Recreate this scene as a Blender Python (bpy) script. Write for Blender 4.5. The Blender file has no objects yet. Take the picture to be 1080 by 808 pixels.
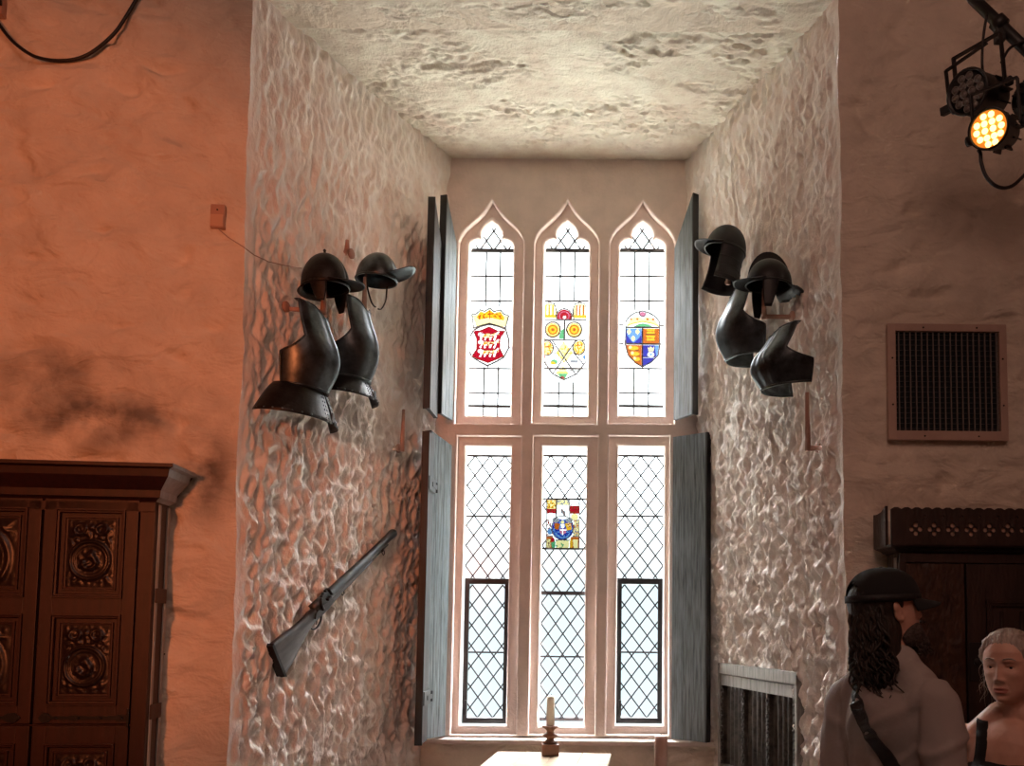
import bpy, bmesh, math, random
import numpy as np
from mathutils import Vector, Matrix, Euler
from mathutils.bvhtree import BVHTree

random.seed(7)
SC = bpy.context.scene
COL = SC.collection
R = math.radians
PI = math.pi

# tunables
SKY_STRENGTH = 40.0
SKY_GROUND = (.225, .222, .20, 1); SKY_LOW = (.0140, .0168, .0178, 1); SKY_MID = (.058, .062, .064, 1); SKY_HIGH = (1.55, 1.56, 1.60, 1)
GLASS_K = .30
EXPO = 0.9
MAN = (.885, 2.65, 121, 1.77, -19, 12)        # x, y, body yaw, height, head yaw on the body, head pitch
CAP_TILT = 9
WOM = (1.30, 2.76, -32, 1.58, -14, 0, 0)
LAMPS = [
    ('orange wash lamp', 'SPOT', (-2.1, -1.6, 2.5), (-3.15, 4.1, 2.65), 265, (1.0, .235, .075), dict(spot_size=R(49), spot_blend=.55, shadow_soft_size=.15)),
    ('warm room fill', 'AREA', (.2, -.6, 5.4), (0, 3.8, 2.0), 28, (1.0, .58, .45), dict(shape='DISK', size=3.0)),  # unseen overhead fill, added for the dim warm light of the room
    ('red wash lamp', 'SPOT', (2.9, .2, 2.2), (1.3, 2.85, 1.5), 5, (1.0, .28, .18), dict(spot_size=R(50), spot_blend=.7, shadow_soft_size=.1)),
]

# ------------------------------------------------------------------ camera
FPX, PX0, PY0 = 900.0, 640.0, 597.0
PITCH, ROLL = R(4.0), R(0.6)
CAM = Vector((0, 0, 1.6))
_F = Vector((0, math.cos(PITCH), math.sin(PITCH)))
_U0 = Vector((0, -math.sin(PITCH), math.cos(PITCH)))
_R0 = Vector((1, 0, 0))
_R = _R0*math.cos(ROLL) + _U0*math.sin(ROLL)
_U = _U0*math.cos(ROLL) - _R0*math.sin(ROLL)
cd = bpy.data.cameras.new('camera')
cam = bpy.data.objects.new('camera', cd)
COL.objects.link(cam)
cam.matrix_world = Matrix(((_R.x, _U.x, -_F.x, CAM.x), (_R.y, _U.y, -_F.y, CAM.y), (_R.z, _U.z, -_F.z, CAM.z), (0, 0, 0, 1)))
cd.sensor_fit = 'HORIZONTAL'
cd.sensor_width = 36.0
cd.lens = 36.0*FPX/1080.0
cd.shift_x = (540.0-PX0)/1080.0
cd.shift_y = -(404.0-PY0)/1080.0
cd.clip_start = 0.05
SC.camera = cam

def ray(px, py):
    return (_F*FPX + _R*(px-PX0) + _U*(PY0-py)).normalized()
def pt(px, py, Y):
    d = ray(px, py)
    return CAM + d*((Y-CAM.y)/d.y)
def on_plane(px, py, p0, n):
    d = ray(px, py)
    return CAM + d*((p0-CAM).dot(n)/d.dot(n))

# ------------------------------------------------------------------ noise
def _hash(ix, iy, seed):
    h = (ix.astype(np.int64)*374761393 + iy.astype(np.int64)*668265263 + seed*974711) & 0x7fffffff
    h = ((h ^ (h >> 13))*1274126177) & 0x7fffffff
    return (h ^ (h >> 16)) & 0xffff
def pnoise(x, y, seed=0):
    x = np.asarray(x, float); y = np.asarray(y, float)
    x0 = np.floor(x); y0 = np.floor(y)
    fx = x-x0; fy = y-y0
    u = fx*fx*fx*(fx*(fx*6-15)+10); v = fy*fy*fy*(fy*(fy*6-15)+10)
    def g(ix, iy, dx, dy):
        a = _hash(ix, iy, seed)/65536.0*2*np.pi
        return np.cos(a)*dx + np.sin(a)*dy
    a = g(x0, y0, fx, fy); b = g(x0+1, y0, fx-1, fy)
    c = g(x0, y0+1, fx, fy-1); d = g(x0+1, y0+1, fx-1, fy-1)
    return ((a*(1-u)+b*u)*(1-v) + (c*(1-u)+d*u)*v)*1.5
def fbm(x, y, o=4, seed=0, gain=.5):
    s = 0; a = 1; t = 0
    for i in range(o):
        s = s + a*pnoise(x*2**i, y*2**i, seed+i*17); t += a; a *= gain
    return s/t
def n1(z, seed=0):
    return pnoise(np.asarray(z, float), np.zeros_like(np.asarray(z, float))+.37, seed)

# ------------------------------------------------------------------ mesh builder
class MB:
    def __init__(self, M=None):
        self.v = []; self.f = []; self.mi = []; self.sm = []; self.M = M
    def add(self, verts, faces, m=0, smooth=False):
        n = len(self.v)
        for p in verts:
            p = Vector(p)
            self.v.append(self.M @ p if self.M else p)
        for f in faces:
            self.f.append([i+n for i in f]); self.mi.append(m); self.sm.append(smooth)
        return self
    def box(self, c, s, m=0, rot=None, bevel=0.0):
        bm = bmesh.new()
        bmesh.ops.create_cube(bm, size=1)
        bmesh.ops.scale(bm, vec=Vector(s), verts=bm.verts)
        if bevel > 0:
            bmesh.ops.bevel(bm, geom=bm.edges[:], offset=min(bevel, min(s)*.45), segments=2, affect='EDGES', profile=.6)
        if rot is not None:
            bmesh.ops.rotate(bm, matrix=rot.to_matrix() if isinstance(rot, Euler) else rot, verts=bm.verts)
        bmesh.ops.translate(bm, vec=Vector(c), verts=bm.verts)
        bm.verts.index_update()
        self.add([v.co.copy() for v in bm.verts], [[v.index for v in f.verts] for f in bm.faces], m)
        bm.free(); return self
    def b2(self, x0, x1, y0, y1, z0, z1, m=0, bevel=0.0):
        return self.box(((x0+x1)/2, (y0+y1)/2, (z0+z1)/2), (abs(x1-x0), abs(y1-y0), abs(z1-z0)), m, None, bevel)
    def tube(self, path, r, seg=10, m=0, caps=True, flat=None):
        path = [Vector(p) for p in path]; n = len(path)
        rr = r if isinstance(r, (list, tuple)) else [r]*n
        t = (path[1]-path[0]).normalized()
        a = Vector((0, 0, 1)) if abs(t.z) < .9 else Vector((1, 0, 0))
        u = t.cross(a).normalized()
        vs = []; fs = []
        for i, p in enumerate(path):
            t2 = (path[min(i+1, n-1)]-path[max(i-1, 0)]).normalized()
            u = (u - t2*u.dot(t2)).normalized(); w = t2.cross(u)
            k = flat if flat else 1.0
            for j in range(seg):
                an = 2*PI*j/seg
                vs.append(p + u*(math.cos(an)*rr[i]) + w*(math.sin(an)*rr[i]*k))
        for i in range(n-1):
            for j in range(seg):
                j2 = (j+1) % seg
                fs.append([i*seg+j, i*seg+j2, (i+1)*seg+j2, (i+1)*seg+j])
        if caps:
            fs.append(list(range(seg))[::-1]); fs.append([(n-1)*seg+j for j in range(seg)])
        return self.add(vs, fs, m, True)
    def bar(self, p0, p1, w, h, m=0, up=Vector((0, 0, 1)), bevel=0):
        p0 = Vector(p0); p1 = Vector(p1); d = p1-p0; L = d.length; d.normalize()
        up = Vector(up)
        if abs(d.dot(up)) > .95: up = Vector((0, 1, 0))
        s = d.cross(up).normalized(); u = s.cross(d)
        rot = Matrix((d, s, u)).transposed()
        return self.box((p0+p1)/2, (L, w, h), m, rot, bevel)
    def lathe(self, prof, seg=24, m=0, X=None, smooth=True):
        vs = []; fs = []; n = len(prof)
        for (r, z) in prof:
            for j in range(seg):
                a = 2*PI*j/seg; p = Vector((r*math.cos(a), r*math.sin(a), z))
                vs.append(X @ p if X else p)
        for i in range(n-1):
            for j in range(seg):
                j2 = (j+1) % seg
                fs.append([i*seg+j, i*seg+j2, (i+1)*seg+j2, (i+1)*seg+j])
        fs.append(list(range(seg))[::-1]); fs.append([(n-1)*seg+j for j in range(seg)])
        return self.add(vs, fs, m, smooth)
    def prism(self, poly, y0, y1, m=0):
        n = len(poly)
        vs = [Vector((x, y0, z)) for x, z in poly] + [Vector((x, y1, z)) for x, z in poly]
        fs = [list(range(n)), [n+i for i in range(n)][::-1]]
        for i in range(n):
            j = (i+1) % n
            fs.append([i, n+i, n+j, j])
        return self.add(vs, fs, m)
    def grid(self, P, m=0, smooth=True, flip=False):
        P = np.asarray(P, float); a, b = P.shape[:2]
        vs = [Vector(p) for p in P.reshape(-1, 3)]
        fs = []
        for i in range(a-1):
            for j in range(b-1):
                q = [i*b+j, i*b+j+1, (i+1)*b+j+1, (i+1)*b+j]
                fs.append(q[::-1] if flip else q)
        return self.add(vs, fs, m, smooth)
    def shell(self, rings, lon0, lon1, n=24, m=0, closed=False):
        """rings of (rx, ry, z, y_offset); longitude 0 faces -y"""
        P = []
        for (rx, ry, z, yo) in rings:
            row = []
            for j in range(n+1):
                a = R(lon0 + (lon1-lon0)*j/n)
                row.append((rx*math.sin(a), -ry*math.cos(a)+yo, z))
            P.append(row)
        return self.grid(np.array(P), m)
    def mesh(self, name, mats):
        me = bpy.data.meshes.new(name)
        me.from_pydata([tuple(p) for p in self.v], [], self.f)
        for mt in (mats if isinstance(mats, (list, tuple)) else [mats]): me.materials.append(mt)
        me.polygons.foreach_set('material_index', self.mi)
        me.polygons.foreach_set('use_smooth', self.sm)
        bm = bmesh.new(); bm.from_mesh(me)
        bmesh.ops.recalc_face_normals(bm, faces=bm.faces[:])
        bm.to_mesh(me); bm.free()
        me.update()
        return me
    def build(self, name, mats, parent=None, solid=0.0, label=None, M=None):
        me = self.mesh(name, mats)
        return link(name, me, parent, solid, label, M)

def link(name, me, parent=None, solid=0.0, label=None, M=None):
    o = bpy.data.objects.new(name, me); COL.objects.link(o)
    if parent is not None: o.parent = parent
    elif M is not None: o.matrix_world = M
    else:
        n = len(me.vertices); a = np.empty(n*3, np.float32); me.vertices.foreach_get('co', a); a = a.reshape(-1, 3)
        c = Vector(((a[:, 0].min()+a[:, 0].max())/2, (a[:, 1].min()+a[:, 1].max())/2, a[:, 2].min()))
        me.transform(Matrix.Translation(-c)); o.location = c
    if solid:
        md = o.modifiers.new('thickness', 'SOLIDIFY'); md.thickness = solid; md.offset = 0
    if label: o['label'] = label
    return o
def tag(o, label, cat, group=None, kind=None):
    o['label'] = label; o['category'] = cat
    if group: o['group'] = group
    if kind: o['kind'] = kind
    return o
def thing(name, label, cat, M, group=None):
    o = bpy.data.objects.new(name, None); COL.objects.link(o)
    o.empty_display_size = .1
    o.matrix_world = M
    return tag(o, label, cat, group)
def struct(o):
    o['kind'] = 'structure'; return o
def frame(origin, out, up=(0, 0, 1)):
    """local -y points along `out`, z up, x to the right as seen facing it"""
    y = -Vector(out).normalized(); z = Vector(up)
    x = y.cross(z).normalized(); z = x.cross(y).normalized()
    return Matrix(((x.x, y.x, z.x, origin[0]), (x.y, y.y, z.y, origin[1]), (x.z, y.z, z.z, origin[2]), (0, 0, 0, 1)))

def blob_mesh(name, prims, voxel, it=3, fac=.5):
    """one continuous skin from ellipsoids ('e', centre, radii, rot) and tapered limbs ('c', p0, p1, r0, r1)"""
    bm = bmesh.new()
    for p in prims:
        PM = Matrix.Identity(4)
        if p[0] == 'x': PM, p = p[1], p[2]
        if p[0] == 'm':
            vv = [bm.verts.new(PM @ Vector(q)) for q in p[1]]
            for f in p[2]: bm.faces.new([vv[i] for i in f])
        elif p[0] == 'e':
            M = PM @ Matrix.Translation(Vector(p[1]))
            if len(p) > 3 and p[3]: M = M @ Euler([R(a) for a in p[3]]).to_matrix().to_4x4()
            M = M @ Matrix.Diagonal((*p[2], 1))
            bmesh.ops.create_icosphere(bm, subdivisions=3, radius=1, matrix=M)
        else:
            a = PM @ Vector(p[1]); b = PM @ Vector(p[2]); d = b-a
            for q, r in ((a, p[3]), (b, p[4])):
                bmesh.ops.create_icosphere(bm, subdivisions=2, radius=r, matrix=Matrix.Translation(q))
            M = Matrix.Translation((a+b)/2) @ d.to_track_quat('Z', 'Y').to_matrix().to_4x4()
            bmesh.ops.create_cone(bm, cap_ends=True, segments=20, radius1=p[3], radius2=p[4], depth=d.length, matrix=M)
    me = bpy.data.meshes.new(name); bm.to_mesh(me); bm.free()
    o = bpy.data.objects.new(name, me); COL.objects.link(o)
    md = o.modifiers.new('r', 'REMESH'); md.mode = 'VOXEL'; md.voxel_size = voxel; md.use_smooth_shade = True
    if it:
        md = o.modifiers.new('s', 'SMOOTH'); md.factor = fac; md.iterations = it
    dg = bpy.context.evaluated_depsgraph_get()
    out = bpy.data.meshes.new_from_object(o.evaluated_get(dg))
    bpy.data.objects.remove(o); bpy.data.meshes.remove(me)
    out.name = name
    out.polygons.foreach_set('use_smooth', [True]*len(out.polygons))
    return out

# ------------------------------------------------------------------ materials
def mat(name, color, rough=.6, metal=0.0, spec=.5, var=0.0, vscale=8.0, bump=0.0, bscale=60.0, stretch=(1, 1, 1), dark=None, emit=None, estr=0, sheen=0):
    m = bpy.data.materials.new(name); m.use_nodes = True
    nt = m.node_tree; N = nt.nodes; L = nt.links
    b = N['Principled BSDF']
    b.inputs['Base Color'].default_value = (*color, 1); b.inputs['Roughness'].default_value = rough
    b.inputs['Metallic'].default_value = metal; b.inputs['Specular IOR Level'].default_value = spec
    if sheen: b.inputs['Sheen Weight'].default_value = sheen
    if emit:
        b.inputs['Emission Color'].default_value = (*emit, 1); b.inputs['Emission Strength'].default_value = estr
    tc = N.new('ShaderNodeTexCoord'); mp = N.new('ShaderNodeMapping'); mp.inputs['Scale'].default_value = stretch
    L.new(tc.outputs['Object'], mp.inputs['Vector'])
    if var > 0 or dark:
        n = N.new('ShaderNodeTexNoise'); n.inputs['Scale'].default_value = vscale; n.inputs['Detail'].default_value = 6
        n.inputs['Roughness'].default_value = .6
        L.new(mp.outputs['Vector'], n.inputs['Vector'])
        r = N.new('ShaderNodeValToRGB')
        d = dark if dark else tuple(c*(1-var) for c in color)
        r.color_ramp.elements[0].color = (*d, 1); r.color_ramp.elements[0].position = .32
        r.color_ramp.elements[1].color = (*color, 1); r.color_ramp.elements[1].position = .62
        L.new(n.outputs['Fac'], r.inputs['Fac']); L.new(r.outputs['Color'], b.inputs['Base Color'])
    if bump > 0:
        n = N.new('ShaderNodeTexNoise'); n.inputs['Scale'].default_value = bscale; n.inputs['Detail'].default_value = 5
        L.new(mp.outputs['Vector'], n.inputs['Vector'])
        bp = N.new('ShaderNodeBump'); bp.inputs['Strength'].default_value = bump; bp.inputs['Distance'].default_value = .01
        L.new(n.outputs['Fac'], bp.inputs['Height']); L.new(bp.outputs['Normal'], b.inputs['Normal'])
    return m

def glass(name, color, gloss=.04):
    m = bpy.data.materials.new(name); m.use_nodes = True
    nt = m.node_tree; N = nt.nodes; L = nt.links; N.remove(N['Principled BSDF'])
    t = N.new('ShaderNodeBsdfTransparent'); t.inputs['Color'].default_value = (*color, 1)
    g = N.new('ShaderNodeBsdfGlossy'); g.inputs['Roughness'].default_value = .15
    x = N.new('ShaderNodeMixShader'); x.inputs['Fac'].default_value = gloss
    L.new(t.outputs[0], x.inputs[1]); L.new(g.outputs[0], x.inputs[2]); L.new(x.outputs[0], N['Material Output'].inputs['Surface'])
    return m

PL = (.80, .70, .58)
M_plaster = mat('limewashed plaster', PL, .85, var=.14, vscale=5, bump=.35, bscale=55)
def coarse_bump(m, scale, stretch, strength, dist):
    """a second, larger bump under the fine one: trowelled lumps over the stone courses"""
    nt = m.node_tree; N = nt.nodes; L = nt.links
    fine = [n for n in N if n.bl_idname == 'ShaderNodeBump'][0]
    geo = N.new('ShaderNodeNewGeometry'); mp = N.new('ShaderNodeMapping'); mp.inputs['Scale'].default_value = stretch
    n = N.new('ShaderNodeTexNoise'); n.inputs['Scale'].default_value = scale; n.inputs['Detail'].default_value = 4; n.inputs['Distortion'].default_value = .6
    bp = N.new('ShaderNodeBump'); bp.inputs['Strength'].default_value = strength; bp.inputs['Distance'].default_value = dist
    L.new(geo.outputs['Position'], mp.inputs['Vector']); L.new(mp.outputs['Vector'], n.inputs['Vector']); L.new(n.outputs['Fac'], bp.inputs['Height'])
    L.new(bp.outputs['Normal'], fine.inputs['Normal'])
coarse_bump(M_plaster, 4.5, (1, 1, 1.7), .55, .10)
M_reveal = mat('rough limewashed rubble', (.90, .86, .80), .9, spec=.2, dark=(.80, .68, .60), vscale=8, bump=.65, bscale=70, stretch=(1, 1, .5))
M_vault = mat('rough plaster soffit', (.82, .78, .66), .85, dark=(.66, .56, .46), vscale=6, bump=.5, bscale=60)
M_stone = mat('painted window stone', (.79, .65, .58), .8, var=.12, vscale=7, bump=.3, bscale=45)
M_floor = mat('flagstone', (.16, .12, .10), .7, var=.4, vscale=4, bump=.3)
M_dark = mat('dark room plaster', (.38, .27, .22), .9, var=.2)
M_oak = mat('dark red oak', (.036, .0085, .0062), .45, dark=(.018, .005, .004), vscale=7, bump=.15, bscale=90, stretch=(6, 6, .7))
M_oakc = mat('carved dark oak', (.018, .007, .005), .36, dark=(.010, .004, .003), vscale=14, bump=.1, bscale=90)
M_oaklit = mat('oak edge painted window-lit', (.42, .41, .40), .4, var=.3, vscale=8, stretch=(5, 5, .6))  # pale grey stands for window light falling on the cupboard ends
M_blackoak = mat('black oak', (.030, .015, .011), .38, dark=(.012, .007, .005), vscale=6, bump=.5, bscale=28, stretch=(2, 2, .6))
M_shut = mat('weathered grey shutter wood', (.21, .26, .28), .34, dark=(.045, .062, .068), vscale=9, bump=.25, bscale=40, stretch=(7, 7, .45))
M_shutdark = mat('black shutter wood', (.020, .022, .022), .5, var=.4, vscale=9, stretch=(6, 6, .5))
M_iron = mat('black iron', (.012, .012, .013), .45, metal=.3, bump=.1)
M_armour = mat('blackened steel plate', (.10, .118, .128), .32, metal=.85, spec=.5, dark=(.040, .047, .052), vscale=14, bump=.05, bscale=30)
M_armdark = mat('dark browned steel', (.030, .028, .027), .42, metal=.7, dark=(.014, .012, .012), vscale=18, bump=.12, bscale=70)
M_leather = mat('dark leather strap', (.02, .014, .012), .6)
M_peg = mat('pink painted wooden bracket', (.45, .25, .18), .6, var=.2, vscale=20)
M_gunwood = mat('grey brown gun stock', (.050, .047, .046), .33, dark=(.016, .015, .015), vscale=8, stretch=(1, 6, 6))
M_gunmetal = mat('grey gun barrel', (.10, .11, .115), .33, metal=.8, var=.4, vscale=20)
M_brass = mat('worn iron furniture', (.05, .05, .05), .35, metal=.8)
M_lead = mat('lead came', (.05, .045, .05), .6, metal=.2)
M_grille = mat('vent bars', (.20, .17, .155), .5)
M_ventpaint = mat('painted vent frame', (.52, .36, .29), .6, var=.12, vscale=9)
M_void = mat('dark duct', (.006, .009, .011), .9)
M_lamp = mat('black lamp housing', (.014, .013, .013), .45, bump=.05)
M_ledoff = mat('grey lamp lens', (.14, .12, .11), .25)
M_ledface = mat('lamp face plate', (.02, .018, .017), .5)
M_ledon = mat('lit amber lamp lens', (1, .75, .3), .3, emit=(1.0, .60, .15), estr=2.6)
M_ledglow = mat('amber lamp face', (.35, .12, .02), .4, emit=(1.0, .26, .025), estr=.5)
M_cable = mat('black cable', (.010, .008, .008), .45)
M_wax = mat('ivory candle wax', (.86, .80, .68), .45)
M_wax2 = mat('pinkish candle wax', (.62, .40, .32), .5)
M_turned = mat('turned brown wood', (.22, .085, .045), .38, var=.4, vscale=18)
M_table = mat('worn pale table board', (.40, .31, .21), .35, dark=(.24, .16, .10), vscale=5, bump=.1, stretch=(.8, 7, 7))
M_box = mat('painted junction box', (.50, .29, .21), .55, var=.15)
M_skin = mat('skin', (.62, .36, .27), .5, var=.08, vscale=30, bump=.05, bscale=200)
M_lip = mat('lips', (.45, .17, .14), .45)
M_eye = mat('eye white', (.7, .66, .62), .2)
M_iris = mat('eye iris', (.03, .04, .05), .15)
M_hairdark = mat('dark brown hair', (.028, .018, .013), .5, dark=(.010, .007, .005), vscale=30, bump=.8, bscale=70, stretch=(1, 1, .25))
M_hairgrey = mat('grey blonde hair', (.50, .44, .39), .5, dark=(.22, .17, .14), vscale=34, bump=.8, bscale=90, stretch=(1.6, .35, .5))
M_beard = mat('greying beard', (.075, .052, .042), .6, dark=(.02, .013, .01), vscale=40, bump=.9, bscale=110)
M_shirt = mat('pale grey cotton', (.35, .31, .29), .95, var=.05, bump=.08, bscale=120)
M_black = mat('black cotton', (.008, .008, .009), .9, bump=.05)
M_strap = mat('black webbing', (.006, .006, .007), .6, bump=.3, bscale=120)
M_jeans = mat('dark trousers', (.02, .025, .04), .85)
M_shoe = mat('dark shoe', (.015, .013, .012), .6)
# ------------------------------------------------------------------ world and lamps
W = bpy.data.worlds.new('hazy sky'); SC.world = W; W.use_nodes = True
nt = W.node_tree; bg = nt.nodes['Background']
tc = nt.nodes.new('ShaderNodeTexCoord'); sp = nt.nodes.new('ShaderNodeSeparateXYZ')
rp = nt.nodes.new('ShaderNodeValToRGB')
nt.links.new(tc.outputs['Generated'], sp.inputs[0])
mr = nt.nodes.new('ShaderNodeMapRange'); mr.inputs['From Min'].default_value = -1; mr.inputs['From Max'].default_value = 1
nt.links.new(sp.outputs['Z'], mr.inputs['Value']); nt.links.new(mr.outputs['Result'], rp.inputs['Fac'])
# milky horizon; unseen ground and high sky brightened to light the embrasure
e = rp.color_ramp.elements
e[0].position = 0.0; e[0].color = SKY_GROUND
e[1].position = 1.0; e[1].color = SKY_HIGH
for p, c in ((.36, SKY_GROUND), (.44, SKY_LOW), (.525, SKY_LOW), (.60, SKY_MID), (.74, SKY_MID), (.82, SKY_HIGH)):
    x = e.new(p); x.color = c
nt.links.new(rp.outputs['Color'], bg.inputs['Color'])
bg.inputs['Strength'].default_value = SKY_STRENGTH

def lamp(name, kind, loc, target, energy, color, **kw):
    l = bpy.data.lights.new(name, kind); l.energy = energy; l.color = color
    for k, v in kw.items(): setattr(l, k, v)
    o = bpy.data.objects.new(name, l); COL.objects.link(o); o.location = loc
    o.rotation_euler = (Vector(target)-Vector(loc)).to_track_quat('-Z', 'Y').to_euler()
    return o

# ------------------------------------------------------------------ masonry
YW, YR = 4.2, 6.0
def zline(pa, pb):
    def f(z): return pa.x + (pb.x-pa.x)*(z-pa.z)/(pb.z-pa.z)
    return f
XLF = zline(pt(267, 0, YW), pt(241, 808, YW)); XLR = zline(pt(476, 168, YR), pt(442, 795, YR))
XRF = zline(pt(884, 0, YW), pt(893, 700, YW)); XRR = zline(pt(722, 168, YR), pt(753, 790, YR))
ZT_F = pt(575, -8, YW).z; ZT_R = pt(600, 168, YR).z
ROOMZ = 6.2; XL, XR, YB = -4.6, 3.6, -3.0
TH = R(5.0)

def patch(side, u, z, off=0.0):
    f, r = (XLF, XLR) if side == 'L' else (XRF, XRR)
    p = Vector((f(z)+(r(z)-f(z))*u, YW+(YR-YW)*u, z))
    if off: p += pnorm(side, u, z)*off
    return p
def pnorm(side, u, z):
    a = patch(side, u+.01, z)-patch(side, u-.01, z); b = patch(side, u, z+.01)-patch(side, u, z-.01)
    n = a.cross(b).normalized()
    if (n.x > 0) != (side == 'L'): n = -n
    return n
def hit(side, px, py, off=0.0):
    d = ray(px, py)
    def g(Y):
        q = CAM + d*(Y/d.y); u = (Y-YW)/(YR-YW)
        return q.x - patch(side, u, q.z, off).x, q, u
    a, b = 3.2, 6.4; ga = g(a)[0]
    for i in range(50):
        m = (a+b)/2; gm = g(m)[0]
        if (gm > 0) == (ga > 0): a = m
        else: b = m
    _, q, u = g((a+b)/2)
    return q, pnorm(side, u, q.z), u

def np_mesh(name, P, m, flip=False):
    P = np.asarray(P, np.float32); a, b = P.shape[:2]
    me = bpy.data.meshes.new(name)
    idx = np.arange(a*b).reshape(a, b)
    q = np.stack([idx[:-1, :-1], idx[:-1, 1:], idx[1:, 1:], idx[1:, :-1]], -1).reshape(-1, 4)
    if flip: q = q[:, ::-1]
    me.vertices.add(a*b); me.vertices.foreach_set('co', P.reshape(-1))
    nf = len(q); me.loops.add(nf*4); me.polygons.add(nf)
    me.polygons.foreach_set('loop_start', np.arange(nf, dtype=np.int32)*4)
    me.loops.foreach_set('vertex_index', q.reshape(-1).astype(np.int32))
    me.update(calc_edges=True); me.validate()
    me.polygons.foreach_set('use_smooth', np.ones(nf, bool))
    me.materials.append(m)
    return me
def place_struct(name, me):
    return struct(link(name, me))

def wob(z, seed):     # the hand-made wobble that a corner shares with both its faces
    return .016*n1(z*1.6, seed) + .008*n1(z*7, seed+3)
def fade(d, w): return np.clip(d/w, 0, 1)**1.0

def wall_relief(t, z, seed):
    h = .034*fbm(t*1.7, z*2.4, 3, seed)
    c = pnoise(t*2.6, z*4.6, seed+5); h = h + .030*np.clip(c, -.1, .35)
    d = pnoise(t*5, z*9, seed+9); h = h - .045*np.clip(d-.34, 0, 1)*2
    h = h + .012*np.maximum(0, .06-np.abs(pnoise(t*1.7+9, z*3.1, seed+12)))*3
    h = h + .012*fbm(t*9, z*13, 3, seed+20)
    s_ = pnoise(t*3.1, z*8.5, seed+31); h = h + .13*np.clip(.04-np.abs(s_), 0, 1)*np.clip(pnoise(t*1.3, z*1.9, seed+33)*3, 0, 1)
    return h
# front wall left of the embrasure
T, Z = np.meshgrid(np.concatenate([np.linspace(0, 2.4, 150), np.linspace(2.45, 2.9, 12)]), np.linspace(-.02, ROOMZ, 330))
h = wall_relief(T, Z, 3)*fade(T, .12)
X0 = XLF(Z) + wob(Z, 11)*np.exp(-T/.15)
P = np.stack([X0 - T*math.cos(TH) + h*math.sin(TH), YW - T*math.sin(TH) - h*math.cos(TH), Z], -1)
WLM = np_mesh('wall_left', P, None, True); WLM.materials.clear()
# dark noisy patches mixed into the colour of this wall
M_left = mat('limewashed plaster with dark patches', PL, .85, var=.14, vscale=5, bump=.35, bscale=55)
def add_dark_patches(m, spots, col):
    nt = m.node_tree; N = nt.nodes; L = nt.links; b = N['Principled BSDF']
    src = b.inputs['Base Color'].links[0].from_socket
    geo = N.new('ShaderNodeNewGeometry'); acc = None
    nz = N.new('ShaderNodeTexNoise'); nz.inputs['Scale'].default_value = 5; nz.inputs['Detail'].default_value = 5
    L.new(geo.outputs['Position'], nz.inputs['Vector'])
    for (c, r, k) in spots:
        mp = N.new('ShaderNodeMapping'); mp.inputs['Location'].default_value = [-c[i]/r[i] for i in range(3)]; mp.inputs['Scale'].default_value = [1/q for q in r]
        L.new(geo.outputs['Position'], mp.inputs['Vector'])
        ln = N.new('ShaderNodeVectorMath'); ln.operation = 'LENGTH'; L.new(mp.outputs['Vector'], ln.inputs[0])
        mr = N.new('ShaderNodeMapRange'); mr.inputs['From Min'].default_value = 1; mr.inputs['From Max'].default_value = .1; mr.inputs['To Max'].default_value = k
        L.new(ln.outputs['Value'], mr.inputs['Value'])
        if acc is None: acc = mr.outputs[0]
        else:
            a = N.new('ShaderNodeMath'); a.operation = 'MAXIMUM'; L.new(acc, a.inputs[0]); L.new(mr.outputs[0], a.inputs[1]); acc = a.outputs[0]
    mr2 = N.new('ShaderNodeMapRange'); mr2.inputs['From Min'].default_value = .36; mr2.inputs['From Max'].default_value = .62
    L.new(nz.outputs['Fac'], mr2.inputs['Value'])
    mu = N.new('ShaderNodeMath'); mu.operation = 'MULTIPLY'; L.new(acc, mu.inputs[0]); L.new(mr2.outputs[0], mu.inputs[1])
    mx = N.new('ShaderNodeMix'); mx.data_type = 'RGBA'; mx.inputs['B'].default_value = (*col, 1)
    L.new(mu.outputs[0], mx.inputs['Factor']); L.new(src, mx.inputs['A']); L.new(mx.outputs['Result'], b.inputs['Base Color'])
coarse_bump(M_left, 4.5, (1, 1, 1.7), .6, .10)
add_dark_patches(M_left, [(pt(100, 435, 4.1), (.72, 1, .26), 1.0), (pt(40, 385, 4.0), (.5, 1, .2), .8), (pt(212, 500, 4.15), (.24, 1, .32), 1.0), (pt(0, 30, 4.0), (.1, 1, .2), .7)], (.10, .085, .075))
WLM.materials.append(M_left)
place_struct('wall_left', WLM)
# front wall right of the embrasure
T, Z = np.meshgrid(np.linspace(0, 2.5, 160), np.linspace(-.02, ROOMZ, 330))
h = wall_relief(T, Z, 41)*fade(T, .12)
XW = XRF(Z)+T
_va, _vb = pt(932, 336, 4.17), pt(1068, 470, 4.17)
_ins = np.clip(np.maximum(np.maximum(_va.x-XW, XW-_vb.x), np.maximum(_vb.z-Z, Z-_va.z))/.05, 0, 1)
h = h*_ins - .004*(1-_ins)
X0 = XRF(Z) + wob(Z, 77)*np.exp(-T/.15)
P = np.stack([X0 + T, YW - h, Z], -1)
place_struct('wall_right', np_mesh('wall_right', P, M_plaster))
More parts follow.
